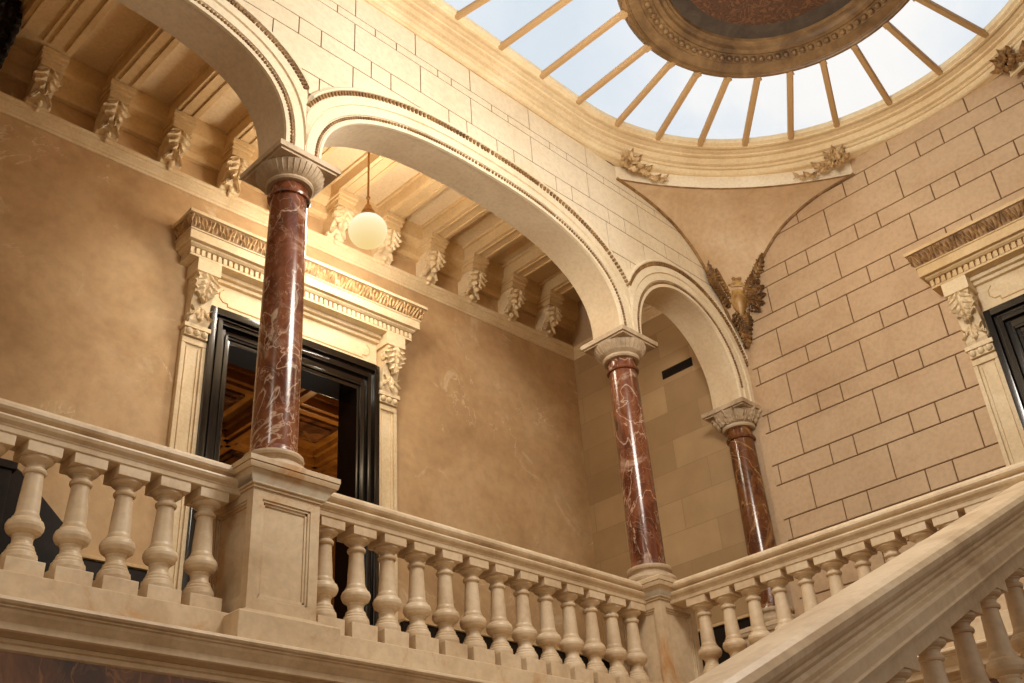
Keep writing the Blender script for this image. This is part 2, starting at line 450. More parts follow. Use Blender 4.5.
for z0, z1 in tall_rows:
    for a, b in zip(tl[:-1], tl[1:]): bblock(a, b, z0, z1)
for z0, z1 in short_rows:
    for a, b in zip(sh[:-1], sh[1:]): bblock(a, b, z0, z1)
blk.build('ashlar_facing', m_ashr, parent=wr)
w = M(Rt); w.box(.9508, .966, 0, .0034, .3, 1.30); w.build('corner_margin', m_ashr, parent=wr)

w = M(Rt); w.box(1.0, 1.43, 0, .002, .3, 1.30)
we = w.build('wall_gallery_end', m_endw, origin=(XR, 1.2, .3)); finish(we, 'end wall of the gallery in smooth brown ashlar', None, None, 'structure')

# ------------------------------------------------------------------ gallery back wall with its door opening
DC, DH = .957, .142
w = M(Bt)
w.box(-.1, DC-DH, -.05, 0, .3, 1.47); w.box(DC+DH, XR+.002, -.05, 0, .3, 1.47); w.box(DC-DH, DC+DH, -.05, 0, 1.003, 1.47)
wb = w.build('wall_back', m_wall, origin=(.957, 1.47, .3)); finish(wb, 'stained tan plaster back wall of the gallery', None, None, 'structure')
w = M(); w.box(-.1, -.06, 1.035, 1.52, .3, 1.47)
finish(w.build('wall_gallery_left', m_wall, origin=(.22, 1.27, .3)), 'left end wall of the gallery', None, None, 'structure')
# skirting
for nm, tf, spans in (('baseboard_back', Bt, ((-.06, DC-.24), (DC+.24, XR))), ('baseboard_right', Rt, ((1.04, 1.42),))):
    m = M(tf)
    for a, b in spans:
        m.box(a, b, -.001, .012, .3, .562); m.box(a, b, -.001, .016, .30, .34)
    o = m.build(nm, m_dark, origin=(tf((spans[0][0]+spans[0][1])/2, 0, .3)), bevel=.001); finish(o, None, None, None, 'structure')
    m = M(tf)
    for a, b in spans: m.box(a, b, -.001, .017, .5625, .568)
    m.build('capping_strip', m_beam, parent=o, bevel=.001)

# gallery floor and ledge
w = M(); w.box(-.1, XR, .95, 1.6, .285, .3); w.box(1.345, XR, -.3, .95, .285, .3)
finish(w.build('floor', m_floor, origin=(1, 1.2, .285)), 'gallery and landing floor', None, None, 'structure')

# ------------------------------------------------------------------ gallery ceiling, beams, cornice, brackets
w = M(); w.box(-.1, XR, 1.03, 1.5, 1.4455, 1.462)
finish(w.build('ceiling', m_ceil, origin=(1, 1.26, 1.4455)), 'plain cream ceiling panels of the gallery', None, None, 'structure')

def run_prof(m, prof, u0, u1):
    """prof [(off,z)] closed, run along u"""
    m.grid([[(u, o, z) for o, z in prof] for u in (u0, u1)], close_u=True, cap=True)
cor = [(-.001,1.2895),(.003,1.2895),(.0045,1.2935),(.007,1.295),(.008,1.2975),(.013,1.302),(.015,1.3035),(.015,1.3065),(.0185,1.308),(.020,1.3105),(.020,1.3145),(.017,1.316),(-.001,1.3165)]
m = M(Bt); run_prof(m, cor, -.06, XR+.001)
t1 = m.build('trim_1', m_trim, origin=Bt(1, 0, 1.284)); finish(t1, 'cream cornice moulding below the ceiling brackets', None, None, 'structure')
m = M(Rt); run_prof(m, cor, 1.034, 1.424); m.build('cornice_return', m_trim, parent=t1)
crown = [(-.001,1.366),(.010,1.366),(.012,1.371),(.016,1.374),(.016,1.394),(.020,1.397),(.028,1.402),(.031,1.407),(.031,1.446),(-.001,1.446)]
m = M(Bt); run_prof(m, crown, -.06, XR+.001)
t2 = m.build('trim_2', m_beam, origin=Bt(1, 0, 1.366)); finish(t2, 'stepped crown moulding between the ceiling brackets', None, None, 'structure')

ORD = ['first','second','third','fourth','fifth','sixth','seventh','eighth','ninth','tenth','eleventh']
BRW = ['first carved bracket from the left, under the broad beam', 'second carved bracket from the left, in the left arch', 'third carved bracket from the left, in the left arch', 'carved bracket just left of the front column capital',
       'carved bracket hidden behind the front red column', 'carved bracket between the front column and the globe lamp', 'carved bracket just right of the globe lamp', 'second carved bracket to the right of the globe lamp',
       'third carved bracket to the right of the globe lamp', 'fourth carved bracket to the right of the globe lamp', 'carved bracket nearest the far corner of the gallery']
UK = [.4214+.1206*k for k in range(11)]
def bracket_meshes(root, u):
    """carved console: block, scroll body, acanthus leaves, drop"""
    hw = .0195
    m = M(Bt)
    m.box(u-hw-.004, u+hw+.004, .0, .066, 1.3995, 1.4105); m.box(u-hw-.002, u+hw+.002, 0, .062, 1.391, 1.3995); m.box(u-hw, u+hw, 0, .057, 1.377, 1.391)
    m.build('bracket_block', m_beam, parent=root, bevel=.0012)
    m = M(Bt)
    prof = [(0,1.377),(.050,1.377),(.0535,1.370),(.0535,1.361),(.049,1.353),(.040,1.347),(.031,1.340),(.025,1.331),(.0235,1.324),(.0215,1.318),(.016,1.315),(0,1.315)]
    m.grid([[(x, o, z) for o, z in prof] for x in (u-hw*.86, u+hw*.86)], close_u=True, cap=True)
    for s in (-1, 1):
        x = u+s*hw*.86
        for (o, z, r) in ((.041,1.362,.0105),(.0175,1.3235,.007)):
            rows = []
            for dx, rr in ((0, r), (s*.0028, r), (s*.0042, r*.6), (s*.003, r*.45), (s*.0052, r*.25)):
                rows.append([(x+dx, o+rr*cos(2*PI*k/14), z+rr*sin(2*PI*k/14)) for k in range(14)])
            m.grid(rows, close_u=True, cap=True)
    m.build('scroll', m_trim, parent=root)
    m = M(Bt)
    m.leaf((u, .0565, 1.3775), (1,0,0), (0,-.33,-.944), (0,.944,-.33), .040, .054, curl=.008, lobes=4, bulge=.14, rip=.12)
    for s in (-1, 1):
        m.leaf((u+s*.004, .034, 1.344), (.8,0,-.5*s), (s*.45,-.30,-.82), (0,.95,-.3), .018, .030, curl=.007, lobes=3, bulge=.2, rip=.1, nv=10, nu=8)
    m.ball((u, .027, 1.319), .0062, 8, 6); m.ball((u, .020, 1.3105), .0048, 8, 6)
    m.build('acanthus_leaf', m_trim, parent=root)
for k, u in enumerate(UK):
    wide = (k == 0)
    u0, u1 = (u-.0215, u+.0215) if not wide else (u-.075, u+.0215)
    tb = thing('ceiling_beam', ((u0+u1)/2, 1.23, 1.411),
        ('broad plaster ceiling beam at the dark left end of the gallery' if wide else 'plaster ceiling beam over the ' + BRW[k].split(', in')[0]), 'beam', 'gallery ceiling beams')
    m = M(); m.box(u0, u1, 1.034, 1.44, 1.4125, 1.446)
    m.build('beam_body', m_beam, parent=tb, bevel=.0008)
    m = M()
    xs = [(u0+.008, u0+.0125), (u1-.0125, u1-.008)] + ([(u0+.044, u0+.049), (u0+.056, u0+.061)] if wide else [])
    for a, b in xs: m.box(a, b, 1.034, 1.395, 1.4095, 1.413)
    m.build('soffit_fillet', m_beam, parent=tb, bevel=.0008)
    m = M()
    for a, b in ((u0-.006, u0), (u1, u1+.006)): m.box(a, b, 1.034, 1.43, 1.4385, 1.446)
    m.build('edge_moulding', m_beam, parent=tb, bevel=.001)
    br = thing('carved_bracket', Bt(u, .03, 1.315), BRW[k], 'bracket', 'carved brackets along the gallery cornice')
    bracket_meshes(br, u)
gx = UK[0]-.075
br = thing('girder_console', Bt(gx-.012, .05, 1.30), 'large leaf carved console, coloured dark for shade, beside the broad beam at the top left corner', 'bracket')
m = M(Bt)
m.grid([[(x, o, z) for o, z in ((0,1.317),(.03,1.317),(.045,1.335),(.060,1.37),(.09,1.40),(.10,1.445),(0,1.445))] for x in (gx-.045, gx-.004)], close_u=True, cap=True)
m.build('console_body', m_dark, parent=br, bevel=.001)  # console's dark colour stands in for the shade at this corner
m = M(Bt)
for k in range(4):
    m.leaf((gx-.003, .02+.018*k, 1.335+.012*k), (0,.9,-.4), (0,.35,.93), (1,0,0), .026, .058, curl=.006, lobes=4, bulge=.3, rip=.12, nv=12, nu=8)
m.leaf((gx-.024, .105, 1.44), (1,0,0), (0,-.5,-.86), (0,.86,-.5), .042, .10, curl=.012, lobes=5, bulge=.2, rip=.1)
m.build('acanthus_leaf', m_dark, parent=br)  # same shade put into the leaf colour

# ------------------------------------------------------------------ doorcases
def doorcase(tf, c, sgn, dz, label, doorlabel, idx, zfoot):
    """sgn +1: u grows to the viewer's right"""
    root = thing('doorcase', tf(c, .02, zfoot), label, 'door surround')
    HO, HI = .2285, .183
    def T(u, off, z): return tf(c+sgn*u, off, z+dz)
    for s in (-1, 1):
        m = M(T)
        a, b = (s*HI, s*HO); a, b = min(a, b), max(a, b)
        m.box(a, b, 0, .007, zfoot-dz, .985)
        m.box(a, a+.007, .006, .0115, zfoot-dz, .9705); m.box(b-.007, b, .006, .0115, zfoot-dz, .9705); m.box(a, b, .006, .0115, .971, .982)
        m.box(a+.010, a+.013, .006, .0095, zfoot-dz, .966); m.box(b-.013, b-.010, .006, .0095, zfoot-dz, .966)
        p = m.build('pilaster', m_trim, parent=root, bevel=.0008)
        m = M(T); cc = (a+b)/2
        m.box(a-.002, b+.002, 0, .020, .998, 1.006)
        for q in (-1, 0, 1): m.ball((cc+q*.0145, .0165, .9915), .0062, 10, 6)
        m.box(a+.001, b-.001, 0, .0155, .984, .998)
        m.build('ball_moulding', m_trim, parent=p, bevel=.0006)
        m = M(T)
        prof = [(0,1.103),(.036,1.103),(.0395,1.096),(.0395,1.084),(.034,1.072),(.026,1.060),(.021,1.047),(.0195,1.034),(.0215,1.022),(.0215,1.012),(.018,1.006),(0,1.006)]
        m.grid([[(x, o, z) for o, z in prof] for x in (a+.0045, b-.0045)], close_u=True, cap=True)
        for e, x in ((-1, a+.0045), (1, b-.0045)):
            for (o, z, r) in ((.026,1.084,.0125),(.013,1.020,.0085)):
                rows = []
                for dx, rr in ((0, r), (e*.002, r), (e*.0035, r*.6), (e*.002, r*.45), (e*.0042, r*.25)):
                    rows.append([(x+dx, o+rr*cos(2*PI*k/16), z+rr*sin(2*PI*k/16)) for k in range(16)])
                m.grid(rows, close_u=True, cap=True)
        co = m.build('console', m_trim, parent=root)
        m = M(T)
        m.leaf((cc, .0425, 1.1025), (1,0,0), (0,-.27,-.963), (0,.963,-.27), .040, .060, curl=.010, lobes=5, bulge=.12, rip=.12)
        for e in (-1, 1):
            m.leaf((cc+e*.003, .021, 1.040), (.85,0,-.5*e), (e*.55,.1,-.82), (0,1,0), .017, .030, curl=.008, lobes=3, bulge=.2, rip=.1, nv=10, nu=8)
            m.leaf((cc+e*.004, .021, 1.028), (.6,0,.8*e), (e*.8,.1,.5), (0,1,0), .013, .020, curl=.006, lobes=2, bulge=.2, rip=.1, nv=8, nu=6)
        m.leaf((cc, .0205, 1.043), (1,0,0), (0,.05,-1), (0,1,0), .018, .034, curl=.008, lobes=3, bulge=.2, rip=.1, nv=10, nu=8)
        m.build('acanthus_leaf', m_trim, parent=co)
        m = M(T); m.box(a, b, 0, .041, 1.103, 1.129); m.build('console_block', m_trim, parent=co, bevel=.0008)
    # frieze panel with its scratched border
    m = M(T); m.box(-HI, HI, 0, .006, 1.058, 1.129); m.box(-HI, HI, 0, .010, 1.058, 1.0645); m.box(-HI, HI, 0, .014, 1.115, 1.122); m.box(-HI, HI, 0, .022, 1.122, 1.129)
    fz = m.build('frieze', m_trim, parent=root, bevel=.0008)
    m = M(T)
    hz = .0085
    P = [(-.135, 1.0735), (-.148, 1.0735), (-.148, 1.080), (-.158, 1.080), (-.165, 1.088), (-.165, 1.098), (-.158, 1.106)]
    for s in (-1, 1):
        m.tube([(s*x, .0066, z) for x, z in P], .0013, 6)
    m.tube([(-.135, .0066, 1.0735), (.135, .0066, 1.0735)], .0013, 6)
    m.build('scribed_line', m_beam, parent=fz)
    # cornice layers
    def layer(m, off, z0, z1, off2=None):
        off2 = off2 or off
        h0, h1 = .214+.75*off, .214+.75*off2
        m.grid([[(-h0, 0, z0), (-h0, off, z0), (h0, off, z0), (h0, 0, z0)], [(-h1, 0, z1), (-h1, off2, z1), (h1, off2, z1), (h1, 0, z1)]], close_u=True, cap=True)
    m = M(T)
    layer(m, .041, 1.129, 1.1335); layer(m, .034, 1.1335, 1.147); layer(m, .043, 1.147, 1.150, .047); layer(m, .055, 1.1535, 1.1715); layer(m, .047, 1.150, 1.1535)
    layer(m, .057, 1.1715, 1.174, .058); layer(m, .069, 1.198, 1.2045)
    cn = m.build('cornice', m_trim if idx == 1 else m_beam, parent=root, bevel=.0005)  # second doorcase: shade put into darker cornice and dentil colours
    m = M(T)
    n = 46
    for i in range(n):
        x = -.2415+.483*i/(n-1)
        m.box(x-.0033, x+.0033, .033, .0405, 1.1345, 1.1465)
    for s in (-1, 1):
        for i in range(4): m.box(s*.2385, s*.2445, .004+.0085*i, .0105+.0085*i, 1.1345, 1.1465)
    m.build('dentil_band', m_trim if idx == 1 else m_beam, parent=cn)
    m = M(T)
    layer(m, .0565, 1.174, 1.198, .064); m.build('leaf_ground', m_gilt, parent=cn); m = M(T)  # dark ground for patina and the shadow painted between the leaves
    def relief(x, q):
        P = .0205
        k = math.floor(x/P); p = (x/P-k)*2-1
        fl = 1 if int(k) % 2 else -1
        qq = q if fl > 0 else 1-q
        th = math.atan2(p*.9, qq+.12); r = math.hypot(p*.9, qq)
        fan = (.55+.45*cos(7*th))*max(0, 1-(r/.98)**3)*min(1, .3+r*1.6)
        sc = math.exp(-((abs(p)-.82)**2*26+(qq-.72)**2*20))*1.0
        return max(fan, sc)
    def carve(path, nrm, length):
        n = int(length/.00085); rows = []
        for i in range(n+1):
            x = length*i/n
            rows.append([path(x, q/12, .0052*relief(x+.003, q/12)-.0011) for q in range(13)])
        m.grid(rows)
    H0, H1 = .214+.75*.0565, .214+.75*.064
    carve(lambda x, q, d: (-H0-(H1-H0)*q+x*(1+(H1-H0)*q/H0), .0565+.0075*q+d, 1.1745+.0232*q), None, 2*H0)
    for e in (-1, 1):
        carve(lambda x, q, d: (e*(H0+(H1-H0)*q+d), x+.0075*q*x/.0565, 1.1745+.0232*q), None, .0575)
    m.build('leaf_band', m_gilt if idx == 2 else m_orn, parent=cn, recalc=False)  # second band gets a darker gilt, standing in for shade
    # black door frame
    m = M(T)
    def frame(h1, z1, h0, z0, o0, o1):
        m.box(-h1, -h0, o0, o1, zfoot-dz, z1); m.box(h0, h1, o0, o1, zfoot-dz, z1); m.box(-h0, h0, o0, o1, z0, z1)
    frame(.183, 1.059, .1715, 1.0455, -.001, .017); frame(.1715, 1.0455, .166, 1.039, -.001, .0105); frame(.166, 1.039, .158, 1.029, -.001, .0135); frame(.158, 1.029, .148, 1.014, -.001, .0065)
    frame(.148, 1.014, .1435, 1.008, -.001, .009); frame(.1435, 1.008, .137, .999, -.053, .0055)
    d = M(T); d.v = m.v; d.f = m.f; d.tf = None
    fr = d.build('door_%d' % idx, m_black, origin=tf(c, 0, zfoot), bevel=.0012)
    finish(fr, doorlabel, None, None, 'structure')
    return root, fr, T
r1, f1, T1 = doorcase(Bt, DC, 1, 0., 'cream carved doorcase with dentil cornice behind the front red column', 'glossy black door frame open to a golden panelled room', 1, .30)
r2, f2, T2 = doorcase(Rt, .300, -1, -.106, 'carved doorcase cut by the right edge, on the stone block wall', 'black door frame at the right edge of the view', 2, .30)
m = M(T2); m.box(-.139, .139, -.001, .0048, .406, 1.001); m.build('door_leaf', m_dark, parent=f2)
m = M(T2)
for a, b, z0, z1 in ((-.125,-.01,.80,.97),(.01,.125,.80,.97),(-.125,-.01,.5,.77),(.01,.125,.5,.77)):
    m.box(a, b, .004, .0075, z0, z1); m.box(a+.012, b-.012, .006, .0100, z0+.014, z1-.014)
m.build('door_panel', m_dark, parent=f2, bevel=.001)

# ------------------------------------------------------------------ the golden room beyond the door
m = M()
m.box(.55, 1.75, 2.55, 2.60, .3, 1.35); m.box(.50, .55, 1.53, 2.6, .3, 1.35); m.box(1.75, 1.8, 1.53, 2.6, .3, 1.35)
br = m.build('wall_room', m_goldw, origin=(1.1, 2.0, .3)); finish(br, 'golden panelled walls of the room beyond the door', None, None, 'structure')
m = M(); m.box(.5, 1.8, 1.53, 2.6, 1.30, 1.35)
rc = m.build('ceiling_room', m_goldw, origin=(1.1, 2.0, 1.30)); finish(rc, 'coffered golden ceiling of the room beyond the door', None, None, 'structure')
m = M()
for x in (.70, 1.0, 1.30, 1.58):
    m.box(x-.022, x+.022, 1.535, 2.55, 1.262, 1.301); m.box(x-.032, x+.032, 1.535, 2.55, 1.284, 1.301); m.box(x-.008, x+.008, 1.535, 2.55, 1.254, 1.263)
for y in (1.72, 1.98, 2.26):
    m.box(.55, 1.75, y-.022, y+.022, 1.262, 1.301); m.box(.55, 1.75, y-.032, y+.032, 1.284, 1.301); m.box(.55, 1.75, y-.008, y+.008, 1.254, 1.263)
m.build('coffer_beam', m_goldw, parent=rc, bevel=.002)
m = M()
for x in (.84, 1.15, 1.44):
    for y in (1.63, 1.85, 2.12, 2.4):
        m.box(x-.075, x+.075, y-.055, y+.055, 1.292, 1.301)
        m.box(x-.06, x+.06, y-.04, y+.04, 1.286, 1.297)
m.build('coffer_panel', m_dkm, parent=rc, bevel=.002)
m = M()
for x in (.70, 1.0, 1.30):
    for i in range(48):
        m.ball((x+.038, 1.56+.02*i, 1.288), .0075, 8, 5, (1, .8, 1))
m.build('egg_moulding', m_goldw, parent=rc)

# ------------------------------------------------------------------ lamp
L = (.966, 1.245, 1.2035)
tl_ = thing('pendant_lamp', (L[0], L[1], 1.44), 'lit white glass globe pendant lamp hanging in the gallery arch', 'lamp')
m = M(); m.tube([(L[0], L[1], 1.446), (L[0], L[1], 1.25)], .0021, 8); m.ball((L[0], L[1], 1.281), .0042, 8, 6)
m.build('suspension_rod', m_brass, parent=tl_)
m = M(); m.lathe((L[0], L[1], 0), [(.002,1.264),(.006,1.262),(.008,1.256),(.010,1.252),(.013,1.246),(.014,1.240),(.0165,1.236),(.0165,1.232),(.010,1.231)], 24)
m.build('lamp_cap', m_brass, parent=tl_)
m = M(); m.lathe(L, [(.036*sin(PI*i/24), -.0335*cos(PI*i/24)) for i in range(25)], 40)
m.build('globe', m_globe, parent=tl_)
m = M(); m.lathe((L[0], L[1], 0), [(.002,1.436),(.012,1.438),(.018,1.443),(.019,1.4465)], 24); m.build('ceiling_rose', m_brass, parent=tl_)

# ------------------------------------------------------------------ columns and pedestals
def column(x, capz, zb, label, capital_leaf, dark=False, drop=0.):
    root = thing('marble_column', (x, 1.0, zb), label, 'column', 'red marble arcade columns')
    R0, R1 = .0283, .0252
    za = capz-.054-drop                     # astragal
    m = M(); m.box(x-.0415, x+.0415, .9585, 1.0415, zb-.001, zb+.003)
    m.lathe((x, 1.0, zb), [(.0395,.002),(.042,.004),(.0432,.008),(.042,.012),(.039,.0145),(.0345,.0150),(.032,.0175),(.0318,.0205),(.0335,.0225),(.0362,.0235),(.037,.0265),(.0362,.0295),(.0335,.0305),(.0300,.031)], 48)
    m.build('base', m_cap, parent=root)
    m = M()
    h = za-(zb+.031)
    prof = [(R0+.0022, 0), (R0+.0015, .003), (R0, .008)]
    for i in range(1, 13):
        t = i/12; prof.append((R0-(R0-R1)*(t**1.6), .008+(h-.008)*t))
    m.lathe((x, 1.0, zb+.031), prof, 48)
    m.build('shaft', m_red if not dark else m_red3, parent=root)
    m = M()
    m.lathe((x, 1.0, za), [(R1,-.001),(R1+.0035,.0),(R1+.0046,.003),(R1+.0035,.006),(R1+.0005,.0065),(R1,.009),(R1,.021+drop*.4)], 48)
    m.build('necking', m_red if not dark else m_red3, parent=root)
    m = M()
    z0 = za+.0205+drop*.35
    ez = (capz-.0095-z0)/.0228      # stretch of the echinus
    m.lathe((x, 1.0, z0), [(r, z*ez) for r, z in [(.0255,-.001),(.0315,-.001),(.0335,.001),(.0335,.0035),(.031,.005),(.0335,.006),(.0385,.0085),(.0435,.013),(.0470,.0185),(.0480,.0215),(.0470,.0225),(.030,.0228)]], 56)
    cp = m.build('capital', m_cap, parent=root)
    if capital_leaf:
        m = M()
        n = 14
        for k in range(n):
            a = 2*PI*k/n; ca, sa = cos(a), sin(a)
            m.leaf((x+.0335*ca, 1.0+.0335*sa, z0+.005), (-sa, ca, 0), (.52*ca, .52*sa, .85), (.85*ca, .85*sa, -.52), .016, .025*ez, curl=.003, lobes=3, bulge=.3, rip=.12, nv=9, nu=6)
        m.build('capital_leaf', m_cap, parent=cp)
    else:
        m = M(); n = 34
        for k in range(n):                 # shallow flutes carved on the echinus, as raised darts
            a = 2*PI*k/n; ca, sa = cos(a), sin(a)
            m.tube([(x+r*ca, 1.0+r*sa, z0+z*ez) for r, z in ((.0335,.0062),(.0388,.0088),(.0440,.0135),(.0474,.0188))], lambda t: .0005+.0007*t, 5)
        m.build('capital_dart', m_cap, parent=cp)
    m = M()
    hb = .0505
    x1 = min(x+hb, XR-.001); x0 = max(x-hb, .2)
    m.box(x0+.004, x1-.004, 1-hb+.004, 1+hb-.004, capz-.0125, capz-.008)
    m.box(x0, x1, 1-hb, 1+hb, capz-.0095, capz)
    m.build('abacus', m_cap, parent=root, bevel=.0009)
    return root

def ped_parts(root, x):
    m = M()
    def sq(h, z0, z1, h2=None):
        h2 = h2 or h
        m.grid([[(x-h,1-h,z0),(x+h,1-h,z0),(x+h,1+h,z0),(x-h,1+h,z0)],[(x-h2,1-h2,z1),(x+h2,1-h2,z1),(x+h2,1+h2,z1),(x-h2,1+h2,z1)]], close_u=True, cap=True)
    sq(.0640, .3130, .3445); sq(.0640, .3445, .3465, .0620); sq(.0620, .3465, .3500, .0530); sq(.0530, .3500, .3540, .0475)
    m.build('plinth', m_ped, parent=root, bevel=.0009)
    m = M(); h = .0448
    sq(h-.0048, .353, .4925)
    # rails and stiles round a sunk panel on each face
    for (z0, z1) in ((.353, .3680), (.4800, .4925)): sq(h, z0, z1)
    for sx in (-1, 1):
        for sy in (-1, 1):
            a, b = sorted((x+sx*h, x+sx*(h-.0125))); c, d = sorted((1+sy*h, 1+sy*(h-.0125)))
            m.box(a, b, c, d, .367, .481)
    di = m.build('die', m_ped, parent=root, bevel=.0006)
    m = M()
    for ax in (0, 1):
        for s in (-1, 1):
            y = 1+s*(h-.0048) if ax == 0 else x+s*(h-.0048)
            def bx(u0, u1, z0, z1, t):
                a, b = sorted((y-s*.001, y+s*t))
                if ax == 0: m.box(x+u0, x+u1, a, b, z0, z1)
                else: m.box(a, b, 1+u0, 1+u1, z0, z1)
            q = h-.0125
            for w_, t_ in ((.0028, .0034), (.0056, .0016)):
                bx(-q, -q+w_, .368, .480, t_); bx(q-w_, q, .368, .480, t_); bx(-q, q, .368, .368+w_, t_); bx(-q, q, .480-w_, .480, t_)
    m.build('panel_moulding', m_ped, parent=di, bevel=.0004)
    m = M()
    sq(.0470, .4915, .4945); sq(.0485, .4945, .4970, .0505); sq(.0505, .4970, .5090, .0570); sq(.0595, .5090, .5150, .0610); sq(.0615, .5160, .5225); sq(.0590, .5145, .5165); sq(.0600, .5225, .5255, .0560)
    m.build('cap', m_ped, parent=root, bevel=.0006)

PEDL = ['stone pedestal under the dark column at the left edge', 'large panelled stone pedestal under the front red column', 'stone pedestal at the inner corner of the two balustrades', 'stone pedestal against the right wall behind the balusters']
p0 = None
for i, x in enumerate(COLX):
    if i == 0: continue
    pz = .3175 if i != 2 else .3215
    r = thing('pedestal', (x, 1.0, pz), PEDL[i], 'pedestal', 'stone column pedestals')
    if p0 is None: ped_parts(r, x); p0 = r; r.location.z = W((0, 0, pz)).z
    else:
        for ch in list(p0.children): copy_child(ch, r)
COLL = ['column with a dark leafy capital at the top left corner', 'front red marble column, largest and nearest, on the panelled pedestal', 'red marble column on the corner pedestal where two balustrades meet', 'red marble column with leaf carved capital against the right wall']
for i, x in list(enumerate(SHX))[1:]: column(x, CAPZ[i], (.525, .525, .533, .528)[i], COLL[i], i == 3, i == 3, (0, .002, .009, .012)[i])

LIM = XR-.0006
for o in list(C.objects):
    if o.parent is None and o.type == 'EMPTY' and o.name.split('.')[0] in ('pedestal', 'marble_column') and o.location.x > 1.6*S:
        st = list(o.children)
        while st:
            c = st.pop(); st += list(c.children); c.data = c.data.copy()
            for v in c.data.vertices:
                if o.location.x+v.co.x > LIM*S: v.co.x = LIM*S-o.location.x

# ------------------------------------------------------------------ balustrades
RAIL = [(0,.5225),(.012,.5223),(.019,.5212),(.0238,.5190),(.0262,.5155),(.0264,.5120),(.0248,.5094),(.0212,.5084),(.0190,.5074),(.0188,.5050),(.0252,.5042),(.0256,.5022),(.0242,.4992),(.0222,.4972),(.0208,.4962),(.0203,.4946),(.0196,.4942),(.0190,.4890),(.0178,.4880),(0,.4880)]
RAILP = RAIL + [(-o, z) for o, z in RAIL[1:-1][::-1]]
BALP = [(.0145,.3675),(.0162,.3686),(.0168,.3725),(.0162,.3768),(.0142,.3788),(.0142,.3804),(.0125,.3825),(.0125,.3840),(.0118,.3858),(.0103,.3870),(.0096,.3895),(.0098,.3930),(.0108,.3950),(.0108,.3965),(.0128,.3972),(.0160,.3995),(.0178,.4035),(.0179,.4065),(.0165,.4102),(.0140,.4124),(.0133,.4128),(.0133,.4146),(.0119,.4150),(.0119,.4165),(.0109,.4195),(.0104,.4320),(.0095,.4470),(.0089,.4580),(.0089,.4600),(.0108,.4604),(.0115,.4618),(.0115,.4636),(.0106,.4650),(.0092,.4654),(.0090,.4670),(.0094,.4688),(.0106,.4700),(.0106,.4708),(.0138,.4722),(.0159,.4742),(.0160,.4768),(.0150,.4778)]
PLN, LED = (.3195, .3455), None

def bal_proto(zt_extra=0., zb_extra=0.):
    m = M(); m.lathe((0, 0, 0), BALP, 28)
    me = m.build('baluster', m_bal)
    t = M(); t.box(-.0176, .0176, -.0176, .0176, .4768, .4884+zt_extra); tb = t.build('top_block', m_bal, bevel=.0008)
    b = M(); b.box(-.0188, .0188, -.0188, .0188, .3490-zb_extra, .3682); bb = b.build('base_block', m_bal, bevel=.0008)
    return me.data, tb.data, bb.data, (me, tb, bb)
P1 = bal_proto(); P2 = bal_proto(.012, .016)
for pr in (P1, P2):
    for o in pr[3]: bpy.data.objects.remove(o)

STR = [(0,.5225),(.014,.5223),(.022,.521),(.028,.518),(.031,.513),(.0305,.508),(.028,.5045),(.024,.503),(.0222,.501),(.0222,.4985),(.0270,.4975),(.0285,.494),(.0268,.490),(.0275,.4885),(.033,.487),(.034,.484),(.0335,.474),(.0348,.472),(.0335,.469),(.022,.466),(.021,.452),(0,.452)]
STRP = STR + [(-o, z) for o, z in STR[1:-1][::-1]]
def put_baluster(parent, x, y, dz=0., P=P1):
    o = bpy.data.objects.new('baluster', P[0]); C.objects.link(o); o.parent = parent
    o.location = W((x, y, dz)) - W(ORG[parent]) - Vector((0, 0, 0))
    o.location = Vector(((x-ORG[parent][0])*S, (y-ORG[parent][1])*S, (dz-ORG[parent][2])*S))
    for nm, d in (('top_block', P[1]), ('base_block', P[2])):
        c = bpy.data.objects.new(nm, d); C.objects.link(c); c.parent = o

def balustrade(org, label, runs, positions, dz=0.):
    root = thing('balustrade', org, label, 'balustrade', 'stone balustrades')
    (ax, c, a, b) = runs
    m = M()
    if ax == 0:
        m.grid([[(u, c+o, z+dz) for o, z in RAILP] for u in (a, b)], close_u=True, cap=True)
    else:
        m.grid([[(c+o, u, z+dz) for o, z in RAILP] for u in (a, b)], close_u=True, cap=True)
    m.build('handrail', m_bal, parent=root)
    pl = [(-.0355,.3130),(.0355,.3130),(.0355,.3485),(.0340,.3495),(-.0340,.3495),(-.0355,.3485)]
    m = M()
    if ax == 0: m.grid([[(u, c+o, z) for o, z in pl] for u in (a, b)], close_u=True, cap=True)
    else: m.grid([[(c+o, u, z) for o, z in pl] for u in (a, b)], close_u=True, cap=True)
    m.build('plinth_course', m_ped, parent=root, bevel=.0006)
    for u in positions:
        put_baluster(root, *((u, c) if ax == 0 else (c, u)), dz=dz)
    return root
XW = COLX[1]; XC = COLX[2]
balustrade((.45, 1.0, .317), 'stone balustrade left of the large panelled pedestal', (0, 1.0, -.03, XW-.0447), [.3175+.0475*k for k in range(-3, 6)], .001)
nmid = 13
balustrade((1.0, 1.0, .317), 'long stone balustrade between the large pedestal and the corner pedestal', (0, 1.0, XW+.0447, XC-.0447), [.7155+(1.2930-.7155)*k/(nmid-1) for k in range(nmid)], .005)
balustrade((XC, .65, .317), 'stone balustrade running forward along the right landing beside the block wall', (1, XC, .9555, .33), [.9090-.0450*k for k in range(13)], .003)

